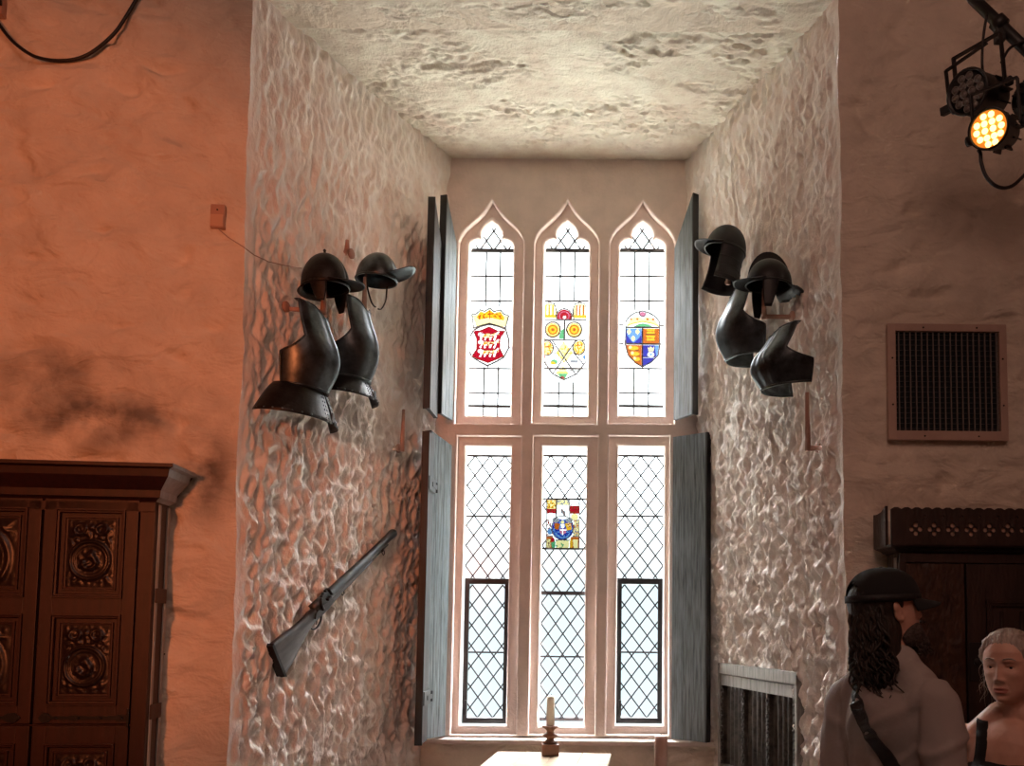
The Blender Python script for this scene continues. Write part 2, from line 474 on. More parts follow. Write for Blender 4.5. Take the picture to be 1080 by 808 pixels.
# the two rough reveals
def reveal(side, seed, wseed):
    U, Z = np.meshgrid(np.linspace(0, 1.03, 190), np.linspace(-.02, ZT_R+.06, 460))
    f, r = (XLF, XLR) if side == 'L' else (XRF, XRR)
    m = U*1.9
    warp = .05*fbm(m*3, Z*3, 2, seed+50)
    a = m/.052 + warp*9; b = Z/.120
    ridge = 1-np.abs(pnoise(a, b, seed))*2.2
    ridge2 = 1-np.abs(pnoise(m/.11+warp*8, Z/.21, seed+4))*2.2
    low = np.clip(1.25 - (Z-1.2)/3.4, .42, 1.0)
    h = (.029*ridge + .022*ridge2 + .018*fbm(m/.035, Z/.06, 3, seed+8))*low
    h = h + .020*fbm(m*2.2, Z*1.8, 3, seed+12)
    h = (h-.012)*fade(U, .05)*fade(1.0-U+.03, .05)
    if side == 'R':
        q1, _, u1 = hit('R', 765, 712, .0); q2, _, u2 = hit('R', 840, 712, .0)
        zt_ = hit('R', 802, 712, 0)[0].z; lo, hi = min(u1, u2), max(u1, u2)
        ins = np.clip(np.maximum(np.maximum(lo-U, U-hi)*1.9, np.maximum(Z-zt_, zt_-.76-Z))/.012, 0, 1)
        h = h*ins - .10*(1-ins)
    n = pnorm(side, .5, 2.5)
    X = f(Z)+(r(Z)-f(Z))*U + wob(Z, wseed)*np.exp(-U*1.9/.15)
    Y = YW+(YR-YW)*U
    P = np.stack([X + n.x*h, Y + n.y*h, Z], -1)
    return np_mesh('wall_reveal', P, M_reveal, side == 'R')
place_struct('wall_reveal_left', reveal('L', 101, 11))
place_struct('wall_reveal_right', reveal('R', 151, 77))
# rough soffit of the embrasure
U, V = np.meshgrid(np.linspace(-.02, 1.02, 260), np.linspace(0, 1.02, 210))
zz = ZT_F+(ZT_R-ZT_F)*V
xl = XLF(zz)+(XLR(zz)-XLF(zz))*V; xr = XRF(zz)+(XRR(zz)-XRF(zz))*V
X = xl+(xr-xl)*U; Y = YW+(YR-YW)*V
pit = fbm(X*5.5, Y*9, 4, 205, .65)
msk = np.clip(fbm(X*1.6+3, Y*2.3, 2, 231)*2.4+.62, .15, 1)
h = .026*fbm(X*1.5, Y*2.0, 3, 200) + msk*(.060*np.clip(pit, -.28, .08)) + .022*msk*np.clip(fbm(X*13, Y*24, 3, 211), -.5, .15)
h = h*np.clip((1.02-V)/.12, 0, 1)
place_struct('ceiling_embrasure', np_mesh('ceiling_embrasure', np.stack([X, Y, zz-h], -1), M_vault))
# the rest of the hall
def slab(name, x0, x1, y0, y1, z0, z1, m):
    return struct(MB().b2(x0, x1, y0, y1, z0, z1).build(name, m))
slab('floor', XL-.2, XR+.2, YB-.2, 6.5, -.15, 0, M_floor)
slab('ceiling', XL-.2, XR+.2, YB-.2, YW+.4, ROOMZ, ROOMZ+.15, M_dark)
slab('wall_side_left', XL-.2, XL, YB, YW+.4, 0, ROOMZ, M_dark)
slab('wall_side_right', XR, XR+.2, YB, YW+.4, 0, ROOMZ, M_dark)
slab('wall_back', XL-.2, XR+.2, YB-.2, YB, 0, ROOMZ, M_dark)
slab('wall_above_embrasure', XLF(ZT_F)-.1, XRF(ZT_F)+.1, YW+.003, YW+.3, ZT_F+.012, ROOMZ, M_plaster)

# ------------------------------------------------------------------ the six-light window
YL2, YG = 6.07, 6.20
def ZX5(x, y): return (440+x/2.694, 170+y/2.694)
def ZX6(x, y): return (430+x/2.197, 440+y/2.197)
def w2(px, py, Y):
    p = pt(px, py, Y); return (p.x, p.z)
ogee = [(-93, 240), (-92, 226), (-86, 210), (-74, 193), (-57, 177), (-39, 161), (-22, 143), (-10, 126), (0, 108)]
tref = [(-63, 250), (-64, 240), (-59, 229), (-49, 222), (-37, 219), (-27, 221), (-31, 208), (-29, 196), (-21, 184), (-11, 175), (0, 168)]
def up_hole(cx, hw, pts, ybot, Y, hwref, yref):
    k = hw/hwref
    xc, _ = w2(*ZX5(cx, 470), Y)
    s = (w2(*ZX5(cx+hw, 470), Y)[0]-w2(*ZX5(cx-hw, 470), Y)[0])/(2*hw)
    zz = lambda y: w2(*ZX5(cx, y), Y)[1]
    half = [(-hw, ybot)] + [(x*k, y) for x, y in pts]
    full = half + [(-x, y) for x, y in half[::-1][1:]]
    return [(xc+x*s, zz(y)) for x, y in full]
def rect_hole(xa, xb, ya, yb, Y):
    x0 = w2(*ZX6(xa, (ya+yb)/2), Y)[0]; x1 = w2(*ZX6(xb, (ya+yb)/2), Y)[0]
    xm = (xa+xb)/2
    return (x0, x1, w2(*ZX6(xm, yb), Y)[1], w2(*ZX6(xm, ya), Y)[1])
UPC = [(205.5, 93, 63), (422, 92, 64), (639, 93, 65)]
LOR = [(106, 257), (285, 437), (463, 606)]
LOG = [(126, 233), (307, 411), (485, 594)]
holes1 = [up_hole(c, a, ogee, 745, YR, 93, 0) for c, a, b in UPC]
holes2 = [up_hole(c, b, tref, 722, YL2, 63, 0) for c, a, b in UPC]
lowrect1 = [rect_hole(a, b, 42, 737, YR) for a, b in LOR]
lowrect2 = [rect_hole(a, b, 66, 715 if i != 1 else 718, YL2) for i, (a, b) in enumerate(LOG)]
rp4 = lambda r: [(r[0], r[2]), (r[0], r[3]), (r[1], r[3]), (r[1], r[2])]
def plate(name, outer, holes, y0, y1, bev, m):
    cu = bpy.data.curves.new(name, 'CURVE'); cu.dimensions = '2D'; cu.fill_mode = 'BOTH'
    for poly in [outer]+holes:
        s = cu.splines.new('POLY'); s.points.add(len(poly)-1); s.use_cyclic_u = True
        for p, q in zip(s.points, poly): p.co = (q[0], q[1], 0, 1)
    cu.extrude = (y1-y0)/2-bev; cu.bevel_depth = bev; cu.bevel_resolution = 2; cu.offset = -bev
    o = bpy.data.objects.new(name, cu); COL.objects.link(o)
    me = bpy.data.meshes.new_from_object(o.evaluated_get(bpy.context.evaluated_depsgraph_get()))
    bpy.data.objects.remove(o)
    me.transform(Matrix(((1, 0, 0, 0), (0, 0, -1, (y0+y1)/2), (0, 1, 0, 0), (0, 0, 0, 1))))
    me.materials.clear(); me.materials.append(m); me.name = name
    return struct(link(name, me))
ZS = w2(600, 779, YR)[1]
OUT = [(-1.6, ZS), (-1.6, ZT_R+.3), (1.1, ZT_R+.3), (1.1, ZS)]
plate('trim_1', OUT, holes1+[rp4(r) for r in lowrect1], YR, YL2, .014, M_stone)
plate('trim_2', OUT, holes2+[rp4(r) for r in lowrect2], YL2+.001, YG-.008, .022, M_stone)
# sill and the wall below the window
sill = MB().b2(-1.45, .85, YR-.10, YG, ZS-.035, ZS, 0, .012).build('trim_3', M_stone); struct(sill)
T, Z = np.meshgrid(np.linspace(-1.5, .95, 120), np.linspace(-.02, ZS-.03, 60))
h = wall_relief(T, Z, 91)
struct(link('wall_below_window', np_mesh('wall_below_window', np.stack([T, YR-.03-h*.6, Z], -1), M_plaster)))

M_glass = glass('clear window glass', (.95, .97, .97), .012)
GL = {'red': (.55, .006, .025), 'gold': (.80, .42, .02), 'pale': (.93, .80, .36), 'blue': (.012, .035, .45), 'sky': (.18, .42, .80),
      'green': (.14, .55, .24), 'white': (.93, .93, .90), 'orange': (.72, .16, .012), 'pink': (.80, .25, .40), 'grey': (.40, .42, .46), 'brown': (.28, .08, .02)}
GK = list(GL); GM = [glass('stained glass '+k, tuple((GLASS_K*{'white': 2.4, 'gold': 1.5, 'pale': 1.5}.get(k, 1))*c for c in GL[k])) for k in GK]
LEADI = len(GK)
class Canvas:
    """a leaded panel laid out in small glass cells; every cell is one colour of glass or lead"""
    def __init__(s, x0, y0, x1, y1, step):
        s.x0, s.y0, s.step = x0, y0, step
        s.X, s.Y = np.meshgrid(np.arange(x0, x1, step)+step/2, np.arange(y0, y1, step)+step/2)
        s.A = np.full(s.X.shape, -1)
    def _i(s, c): return LEADI if c == 'lead' else (-1 if c is None else GK.index(c))
    def poly(s, pts, c):
        m = np.zeros(s.A.shape, bool); n = len(pts)
        for i in range(n):
            (xa, ya), (xb, yb) = pts[i], pts[(i+1) % n]
            if ya == yb: continue
            cr = ((ya > s.Y) != (yb > s.Y)) & (s.X < (xb-xa)*(s.Y-ya)/(yb-ya)+xa)
            m ^= cr
        s.A[m] = s._i(c); return m
    def ell(s, cx, cy, rx, ry, c):
        m = ((s.X-cx)/rx)**2+((s.Y-cy)/ry)**2 <= 1
        s.A[m] = s._i(c); return m
    def line(s, pts, w, c='lead', close=False):
        pts = list(pts)+([pts[0]] if close else [])
        for (xa, ya), (xb, yb) in zip(pts, pts[1:]):
            L2 = (xb-xa)**2+(yb-ya)**2+1e-9
            t = np.clip(((s.X-xa)*(xb-xa)+(s.Y-ya)*(yb-ya))/L2, 0, 1)
            s.A[(s.X-xa-t*(xb-xa))**2+(s.Y-ya-t*(yb-ya))**2 <= (w*(.8 if c == 'lead' else .5))**2] = s._i(c)
    def ring(s, cx, cy, rx, ry, w, c='lead'):
        s.line([(cx+rx*math.cos(2*PI*i/40), cy+ry*math.sin(2*PI*i/40)) for i in range(41)], w, c)
    def speck(s, m, c, sc, thr, seed):
        n = pnoise(s.X/sc, s.Y/sc, seed) > thr
        s.A[m & n] = s._i(c)
    def build(s, name, parent, ox, oy, k, Y, label):
        a, b = s.A.shape
        mb = MB(); vid = {}
        org = pt(ox+s.x0/k, oy+s.y0/k, Y); ex = pt(ox+s.x0/k+100, oy+s.y0/k, Y).x-org.x
        sx = ex/100/k; 
        def vert(i, j, y):
            key = (i, j, y)
            if key not in vid:
                vid[key] = len(mb.v); mb.v.append(Vector((org.x+j*s.step*sx, y, org.z-i*s.step*sx)))
            return vid[key]
        used = [-1]*(LEADI+1); mats = []
        def mi(v):
            if used[v] < 0:
                used[v] = len(mats); mats.append(M_lead if v == LEADI else GM[v])
            return used[v]
        for i in range(a):
            for j in range(b):
                v = s.A[i, j]
                if v < 0: continue
                y = Y if v < LEADI else Y-.003
                mb.f.append([vert(i, j, y), vert(i, j+1, y), vert(i+1, j+1, y), vert(i+1, j, y)]); mb.mi.append(mi(v)); mb.sm.append(False)
        me = bpy.data.meshes.new(name); me.from_pydata([tuple(v) for v in mb.v], [], mb.f)
        for m in mats: me.materials.append(m)
        me.polygons.foreach_set('material_index', mb.mi); me.update()
        o = link(name, me, parent); o['label'] = label
        o.matrix_parent_inverse = Matrix.Translation(parent.location).inverted()
        return o

def clip_seg(p, q, r):
    x0, x1, y0, y1 = r; dx, dy = q[0]-p[0], q[1]-p[1]; t0, t1 = 0.0, 1.0
    for pp, qq in ((-dx, p[0]-x0), (dx, x1-p[0]), (-dy, p[1]-y0), (dy, y1-p[1])):
        if abs(pp) < 1e-9:
            if qq < 0: return None
        else:
            t = qq/pp
            if pp < 0: t0 = max(t0, t)
            else: t1 = min(t1, t)
    if t0 >= t1: return None
    return (p[0]+dx*t0, p[1]+dy*t0), (p[0]+dx*t1, p[1]+dy*t1)
YC = YG-.004       # lead cames
def window(n, rect, label):
    """glass pane as the window's own mesh, leading etc. as parts"""
    x0, x1, z0, z1 = rect
    mb = MB().b2(x0-.05, x1+.05, YG, YG+.004, z0-.05, z1+.05)
    o = struct(mb.build('window_%d' % n, M_glass)); o['label'] = label
    return o
def came(mb, p, q, w=.0125, d=.008, m=0):
    mb.bar((p[0], YC, p[1]), (q[0], YC, q[1]), d, w, m, up=Vector((0, 0, 1)) if abs(q[0]-p[0]) > 1e-4 else Vector((0, 1, 0)))
def part(mb, name, mats, parent, label=None, solid=0):
    o = mb.build(name, mats, parent, solid, label); o.matrix_parent_inverse = Matrix.Translation(parent.location).inverted(); return o
def came2(mb, p, q, w=.0115, d=.008):
    p = Vector((p[0], YC, p[1])); q = Vector((q[0], YC, q[1])); t = (q-p); L = t.length; t.normalize()
    s = Vector((0, 1, 0)); u = t.cross(s)
    mb.box((p+q)/2, (L, d, w), 0, Matrix((t, s, u)).transposed())

uwin = []
for i, (c, a, b) in enumerate(UPC):
    hx = [p[0] for p in holes2[i]]; hz = [p[1] for p in holes2[i]]
    r = (min(hx), max(hx), min(hz), max(hz))
    o = window(i+1, r, ['upper left', 'upper middle', 'upper right'][i]+' arched light of the window')
    uwin.append(o)
    mb = MB(); zc = lambda y: w2(*ZX5(c, y), YG)[1]
    xs = [r[0]+(r[1]-r[0])*k for k in (.345, .665)]
    zt = zc(255)
    zgap = {0: (415, 585), 1: (398, 628), 2: (425, 588)}[i]
    for x in xs:
        came2(mb, (x, zc(zgap[0])), (x, zt)); came2(mb, (x, r[2]), (x, zc(zgap[1])))
    for y in (328, 398, 590, 660): came2(mb, (r[0]-.02, zc(y)), (r[1]+.02, zc(y)), .012)
    if i != 1:
        cx5 = [206, 0, 640][i]
        hw = [61, 0, 50][i]
        mpp = (r[1]-r[0])/(2*b)
        for y in (467, 520):
            came2(mb, (r[0]-.02, zc(y)), ((r[0]+r[1])/2-hw*mpp, zc(y))); came2(mb, ((r[0]+r[1])/2+hw*mpp, zc(y)), (r[1]+.02, zc(y)))
    # diamonds in the trefoil head
    xc = (r[0]+r[1])/2; W_ = .105; H_ = .15
    for k in range(-6, 7):
        for sgn in (1, -1):
            s = clip_seg((xc+k*W_-2*W_*sgn, zt-2*H_*1.0), (xc+k*W_+4*W_*sgn, zt+4*H_), (r[0]-.02, r[1]+.02, zt, r[3]+.02))
            if s: came2(mb, s[0], s[1])
    part(mb, 'leading', M_lead, o)
    mb = MB(); came2(mb, (r[0]-.02, zt), (r[1]+.02, zt), .028, .014); came2(mb, (r[0]-.02, zc(697)), (r[1]+.02, zc(697)), .02, .012)
    part(mb, 'saddle_bar', M_iron, o)

# upper left: red shield of beasts under a gold crown    (canvas units of the close view)
C = Canvas(110, 125, 535, 710, 4.4)
C.poly([(205, 315), (160, 195), (205, 190), (240, 150), (280, 165), (330, 135), (370, 165), (430, 150), (465, 190), (510, 205), (480, 310), (440, 315), (330, 282), (240, 308)], 'pale')
m = C.poly([(205, 225), (240, 170), (280, 185), (325, 150), (370, 185), (430, 170), (470, 225), (460, 250), (330, 225), (230, 245)], 'gold'); C.speck(m, 'orange', 22, .12, 3)
C.ell(485, 215, 22, 22, 'pale'); C.line([(330, 150), (330, 235)], 10, 'orange')
body = [(180, 350), (240, 315), (330, 290), (420, 312), (485, 340), (515, 440), (515, 520), (470, 610), (400, 650), (320, 690), (240, 650), (170, 605), (125, 520), (130, 440)]
C.poly(body, 'white')
red = [(175, 350), (240, 352), (325, 312), (410, 352), (480, 350), (435, 420), (432, 520), (470, 595), (400, 630), (322, 662), (240, 632), (165, 600), (212, 530), (210, 430)]
mr_ = C.poly(red, 'red')
for yy, s in ((400, 1), (475, 2), (560, 3)):
    C.ell(315, yy, 75, 18, 'pale'); C.ell(250, yy-12, 26, 20, 'white'); C.ell(395, yy-14, 26, 14, 'pale')
    for k in (-60, -20, 30, 70): C.line([(320+k, yy), (308+k, yy+36)], 17, 'white')
    C.line([(380, yy), (415, yy-38)], 12, 'white'); C.ell(290, yy, 18, 10, 'gold'); C.ell(350, yy+4, 22, 8, 'orange')
C.speck(mr_, 'red', 16, .28, 8)
C.line(body, 11, close=True); C.line(red, 6, 'brown', close=True)
C.line([(180, 330), (160, 195), (205, 190), (240, 150), (280, 165), (330, 135), (370, 165), (430, 150), (465, 190), (510, 205), (480, 330)], 9)
C.line([(185, 325), (240, 308), (330, 282), (440, 315), (480, 325)], 9)
C.line([(110, 470), (125, 470)], 10); C.line([(515, 510), (535, 510)], 10); C.line([(320, 690), (320, 710)], 9)
C.build('stained_glass', uwin[0], 480, 310, 8.975, YG-.002, 'red shield of pale beasts under a gold crown')
# upper middle: quartered lozenge shield with gold roses
C = Canvas(95, 50, 475, 750, 4.2)
sh = [(100, 225), (475, 225), (475, 585), (400, 690), (290, 745), (190, 690), (100, 560)]
C.poly(sh, 'white')
for cx, sd in ((160, 1), (420, 2)):
    m = C.poly([(cx-55, 215), (cx-60, 130), (cx-45, 85), (cx, 70), (cx+40, 85), (cx+60, 140), (cx+65, 215)], 'pale')
    for k in (-30, 0, 30): C.line([(cx+k, 100), (cx+k, 190)], 12, 'gold' if sd == 1 else 'orange'); C.line([(cx+k+12, 105), (cx+k+12, 180)], 7, 'white')
    C.line([(cx-58, 190), (cx+62, 190)], 20, 'gold'); 
    C.line([(cx-55, 215), (cx-60, 130), (cx-45, 85), (cx, 70), (cx+40, 85), (cx+60, 140), (cx+65, 215)], 7)
C.ell(285, 190, 66, 62, 'red'); C.ring(285, 190, 40, 38, 7, 'pink'); C.ell(287, 200, 13, 13, 'white'); C.ring(285, 190, 66, 62, 7)
C.poly([(100, 222), (475, 222), (475, 400), (100, 400)], 'white')
C.poly([(245, 330), (290, 290), (290, 392), (240, 392)], 'green'); C.poly([(100, 340), (130, 392), (100, 396)], 'green')
for cx, cy in ((190, 310), (372, 308)):
    m = C.ell(cx, cy, 62, 64, 'gold'); C.ring(cx, cy, 36, 37, 9, 'orange'); C.ell(cx, cy, 14, 14, 'orange')
    C.ring(cx, cy, 50, 50, 6, 'pale'); C.ring(cx, cy, 64, 66, 8)
C.line([(100, 225), (475, 225)], 9); C.line([(100, 60), (475, 60)], 9)
C.line([(290, 225), (290, 400)], 8); C.line([(100, 400), (475, 400)], 9)
for cx, cy in ((145, 470), (415, 462)):
    m = C.ell(cx, cy, 50, 62, 'pale'); C.speck(m, 'gold', 22, .05, 5); C.speck(m, 'orange', 18, .28, 9); C.ring(cx, cy, 52, 64, 7)
m = C.poly([(285, 410), (370, 510), (290, 600), (215, 510)], 'pale'); C.speck(m, 'gold', 18, .22, 14)
m = C.poly([(205, 520), (285, 605), (205, 695), (125, 600)], 'white'); C.ell(205, 590, 30, 22, 'green'); C.ell(195, 600, 20, 14, 'gold')
m = C.poly([(370, 520), (450, 600), (385, 680), (300, 605)], 'white'); C.poly([(342, 570), (404, 570), (404, 598), (342, 598)], 'grey')
m = C.poly([(285, 620), (330, 690), (290, 738), (215, 690)], 'pale'); C.poly([(240, 690), (320, 690), (300, 735), (262, 730)], 'green'); C.ell(278, 725, 18, 12, 'red'); C.line([(230, 680), (330, 680)], 9, 'gold')
C.poly([(100, 520), (135, 540), (118, 580), (100, 560)], 'red'); C.poly([(440, 540), (475, 520), (475, 580)], 'sky')
C.line([(190, 410), (385, 690)], 7); C.line([(385, 405), (195, 695)], 7); C.line([(215, 510), (125, 600)], 7); C.line([(370, 510), (455, 610)], 7)
C.line([(330, 662), (410, 662)], 6)
C.line([(100, 560), (190, 690), (290, 745), (400, 690), (475, 585)], 9)
C.build('stained_glass', uwin[1], 560, 310, 8.08, YG-.002, 'lozenge shield with gold roses and a red rose on top')
# upper right: quartered red and blue shield under a crown
C = Canvas(165, 145, 520, 710, 4.2)
cr = [(180, 320), (180, 265), (215, 215), (265, 180), (340, 160), (405, 180), (460, 215), (500, 265), (500, 320)]
C.poly(cr, 'white'); C.poly([(190, 315), (200, 280), (240, 225), (300, 215), (340, 235), (380, 215), (440, 228), (485, 285), (495, 315), (440, 290), (340, 270), (250, 290)], 'pale')
for k in (230, 290, 385, 440): C.ell(k, 240, 12, 12, 'orange')
C.ell(340, 188, 32, 28, 'pink'); C.poly([(250, 316), (300, 286), (345, 280), (400, 290), (440, 316)], 'green'); C.line([(200, 300), (260, 280), (340, 262), (420, 278), (490, 305)], 10, 'gold')
C.line(cr, 9); C.ring(340, 188, 32, 28, 6)
C.poly([(180, 322), (340, 322), (340, 480), (178, 480)], 'blue'); C.poly([(340, 322), (503, 322), (503, 480), (340, 480)], 'orange')
C.poly([(178, 482), (340, 482), (340, 700), (270, 660), (205, 590)], 'orange'); C.poly([(340, 482), (503, 482), (490, 590), (420, 660), (340, 700)], 'blue')
C.poly([(185, 322), (335, 322), (325, 400), (255, 475), (195, 400)], 'sky')
for x, y in ((212, 362), (292, 362), (252, 428)): C.poly([(x, y-32), (x+22, y), (x, y+30), (x-22, y)], 'pale')
for y in (355, 420):
    C.poly([(370, y-22), (460, y-22), (450, y), (458, y+28), (375, y+28), (385, y)], 'gold'); C.line([(372, y+30), (462, y+30)], 7, 'brown'); C.line([(380, y), (440, y+4)], 6, 'orange')
for x, y, w in ((255, 520, 50), (270, 575, 42), (288, 625, 32)):
    C.ell(x, y, w, 20, 'gold'); C.ell(x-w*.6, y-8, 14, 14, 'pale'); C.line([(x-w, y+22), (x+w, y+20)], 6, 'brown')
C.poly([(390, 505), (405, 520), (420, 500), (436, 520), (452, 505), (445, 550), (398, 550)], 'pale'); C.ell(420, 580, 32, 24, 'white'); C.ell(420, 580, 14, 12, 'sky'); C.poly([(455, 490), (500, 490), (492, 580), (470, 600)], 'sky'); C.line([(350, 606), (480, 606)], 6)
sh = [(180, 322), (503, 322), (503, 490), (490, 590), (420, 660), (340, 702), (270, 660), (205, 590), (178, 490)]
C.line(sh, 9, close=True); C.line([(340, 322), (340, 702)], 8); C.line([(178, 481), (503, 481)], 8)
C.build('stained_glass', uwin[2], 640, 310, 8.975, YG-.002, 'quartered blue and red shield under a crown')

lwin = []
for i, r in enumerate(lowrect2):
    o = window(i+4, r, ['lower left', 'lower middle', 'lower right'][i]+' diamond leaded light of the window')
    lwin.append(o)
    xm = sum(LOG[i])/2
    zc = lambda y: w2(*ZX6(xm, y), YG)[1]
    mb = MB(); fr = MB()
    zt = zc(90); zmid = zc(378 if i != 1 else 408); zb = zc(700 if i != 1 else 700)
    dw = (r[1]-r[0])/3.0; dh = .147
    def lattice(x0, x1, za, zb2, gap=None):
        xc = (x0+x1)/2
        for k in range(-40, 41):
            for sg in (1, -1):
                xk = xc+k*dw
                s = clip_seg((xk-sg*20*dw, za-20*dh), (xk+sg*20*dw, za+20*dh), (x0, x1, zb2, za))
                if not s: continue
                (pa, pb) = s
                if gap:
                    gx0, gx1, gz0, gz1 = gap
                    g = clip_seg(pa, pb, gap)
                    if g:
                        for u, v in ((pa, g[0]), (g[1], pb)):
                            if math.hypot(u[0]-v[0], u[1]-v[1]) > .004: came2(mb, u, v, .0098)
                        continue
                came2(mb, pa, pb, .0098)
    if i == 1:
        gp = (pt(576.5, 555, YG).x, pt(611.5, 555, YG).x, pt(594, 580, YG).z, pt(594, 526.5, YG).z)
        lattice(r[0]-.015, r[1]+.015, zt, zmid, gp)
        lattice(r[0]-.015, r[1]+.015, zmid, zb)
        for y, w in ((90, .016), (190, .012), (305, .012), (408, .028), (555, .012), (700, .024)): came2(mb, (r[0]-.02, zc(y)), (r[1]+.02, zc(y)), w)
    else:
        lattice(r[0]-.015, r[1]+.015, zt, zmid)
        for y, w in ((90, .016), (230, .012)): came2(mb, (r[0]-.02, zc(y)), (r[1]+.02, zc(y)), w)
        f = .034
        lattice(r[0]+f-.01, r[1]-f+.01, zmid-f, r[2]+f)
        came2(mb, (r[0], zc(545)), (r[1], zc(545)), .012)
        zb0 = r[2]+.004
        fr.b2(r[0]+.003, r[0]+f+.003, YG-.035, YG-.001, zb0, zmid+f*.4, 0, .005); fr.b2(r[1]-f-.003, r[1]-.003, YG-.035, YG-.001, zb0, zmid+f*.4, 0, .005)
        fr.b2(r[0]+.003, r[1]-.003, YG-.034, YG-.001, zmid-f*.9, zmid+f*.4, 0, .005); fr.b2(r[0]+.003, r[1]-.003, YG-.034, YG-.001, zb0, zb0+f*1.2, 0, .005)
        c_ = part(fr, 'casement_frame', M_iron, o, 'dark iron opening casement frame')
        hx = r[0]+f+.01 if i == 0 else r[0]+f+.01
        hb = MB().b2(r[0]+.02, r[0]+.04, YG-.06, YG-.034, zc(690), zc(655), 0, .004)
        part(hb, 'casement_catch', M_iron, c_)
    part(mb, 'leading', M_lead, o)
# lower middle: small armorial panel
C = Canvas(145, 148, 465, 628, 4.0)
C.poly([(145, 148), (465, 148), (465, 628), (145, 628)], 'white')
m = C.poly([(150, 155), (240, 155), (240, 240), (150, 240)], 'pale'); C.speck(m, 'gold', 18, -.05, 2); C.speck(m, 'brown', 14, .35, 4)
m = C.poly([(245, 155), (360, 155), (360, 205), (245, 205)], 'pale'); C.speck(m, 'grey', 18, .12, 6)
m = C.poly([(365, 160), (460, 160), (460, 205), (365, 205)], 'white'); C.speck(m, 'grey', 12, .3, 7)
for a, b in ((150, 240), (365, 460)):
    m = C.poly([(a, 210 if a > 200 else 240), (b, 210 if a > 200 else 240), (b, 285), (a, 285)], 'red'); C.speck(m, 'brown', 14, .2, 8)
C.ell(190, 315, 38, 36, 'white'); C.ell(415, 318, 36, 34, 'pale')
m = C.poly([(148, 340), (200, 350), (210, 500), (148, 500)], 'white'); C.speck(m, 'brown', 16, .15, 12); C.speck(m, 'red', 15, .3, 13); C.ell(185, 455, 24, 30, 'sky')
m = C.poly([(410, 345), (460, 340), (460, 500), (400, 500)], 'pale'); C.speck(m, 'grey', 16, .15, 15); C.speck(m, 'orange', 15, .3, 16)
m = C.ell(302, 420, 100, 112, 'blue'); C.speck(m, 'sky', 18, .2, 19)
C.ell(240, 345, 34, 26, 'grey'); C.ell(362, 345, 34, 26, 'grey')
C.poly([(225, 375), (280, 380), (262, 440), (228, 430)], 'orange'); C.poly([(325, 378), (385, 372), (388, 435), (345, 445)], 'gold'); C.speck(C.poly([(348, 372), (385, 372), (388, 410), (352, 415)], 'orange'), 'pale', 14, .1, 41); C.poly([(285, 385), (322, 385), (318, 420), (290, 420)], 'white')
C.poly([(275, 428), (340, 428), (336, 468), (306, 488), (280, 468)], 'pink'); C.line([(280, 440), (336, 440)], 8, 'white'); C.line([(306, 430), (306, 484)], 6, 'white'); C.ell(302, 366, 16, 16, 'pale'); C.line([(240, 470), (270, 505), (306, 515), (345, 505), (370, 470)], 12, 'sky')
m = C.poly([(258, 215), (350, 215), (372, 320), (302, 345), (240, 320)], 'white')
C.ell(296, 262, 12, 24, 'grey'); C.ell(316, 282, 13, 26, 'grey'); C.line([(290, 240), (330, 312)], 8, 'brown')
C.poly([(148, 500), (215, 500), (215, 625), (148, 625)], 'orange'); m = C.poly([(155, 530), (190, 530), (190, 620), (155, 620)], 'pale'); C.speck(m, 'brown', 14, .2, 21)
C.ell(218, 575, 20, 45, 'green'); C.ell(212, 535, 16, 22, 'red')
C.poly([(380, 505), (460, 500), (460, 625), (370, 625)], 'orange'); C.poly([(400, 530), (450, 530), (450, 620), (410, 620)], 'pale'); C.ell(385, 570, 14, 45, 'gold')
m = C.poly([(240, 535), (368, 535), (362, 615), (244, 615)], 'pale'); C.speck(m, 'green', 26, .25, 24)
C.line([(148, 151), (462, 151), (462, 624), (148, 624)], 8, close=True); C.line([(243, 150), (243, 330)], 5); C.line([(362, 150), (370, 330)], 5)
C.ring(302, 420, 102, 114, 5); C.line([(148, 500), (215, 500)], 5); C.line([(400, 500), (460, 500)], 5); C.line([(240, 535), (368, 535)], 5)
C.build('stained_glass', lwin[1], 560, 510, 8.975, YG-.002, 'small square armorial panel in blue, red and orange')
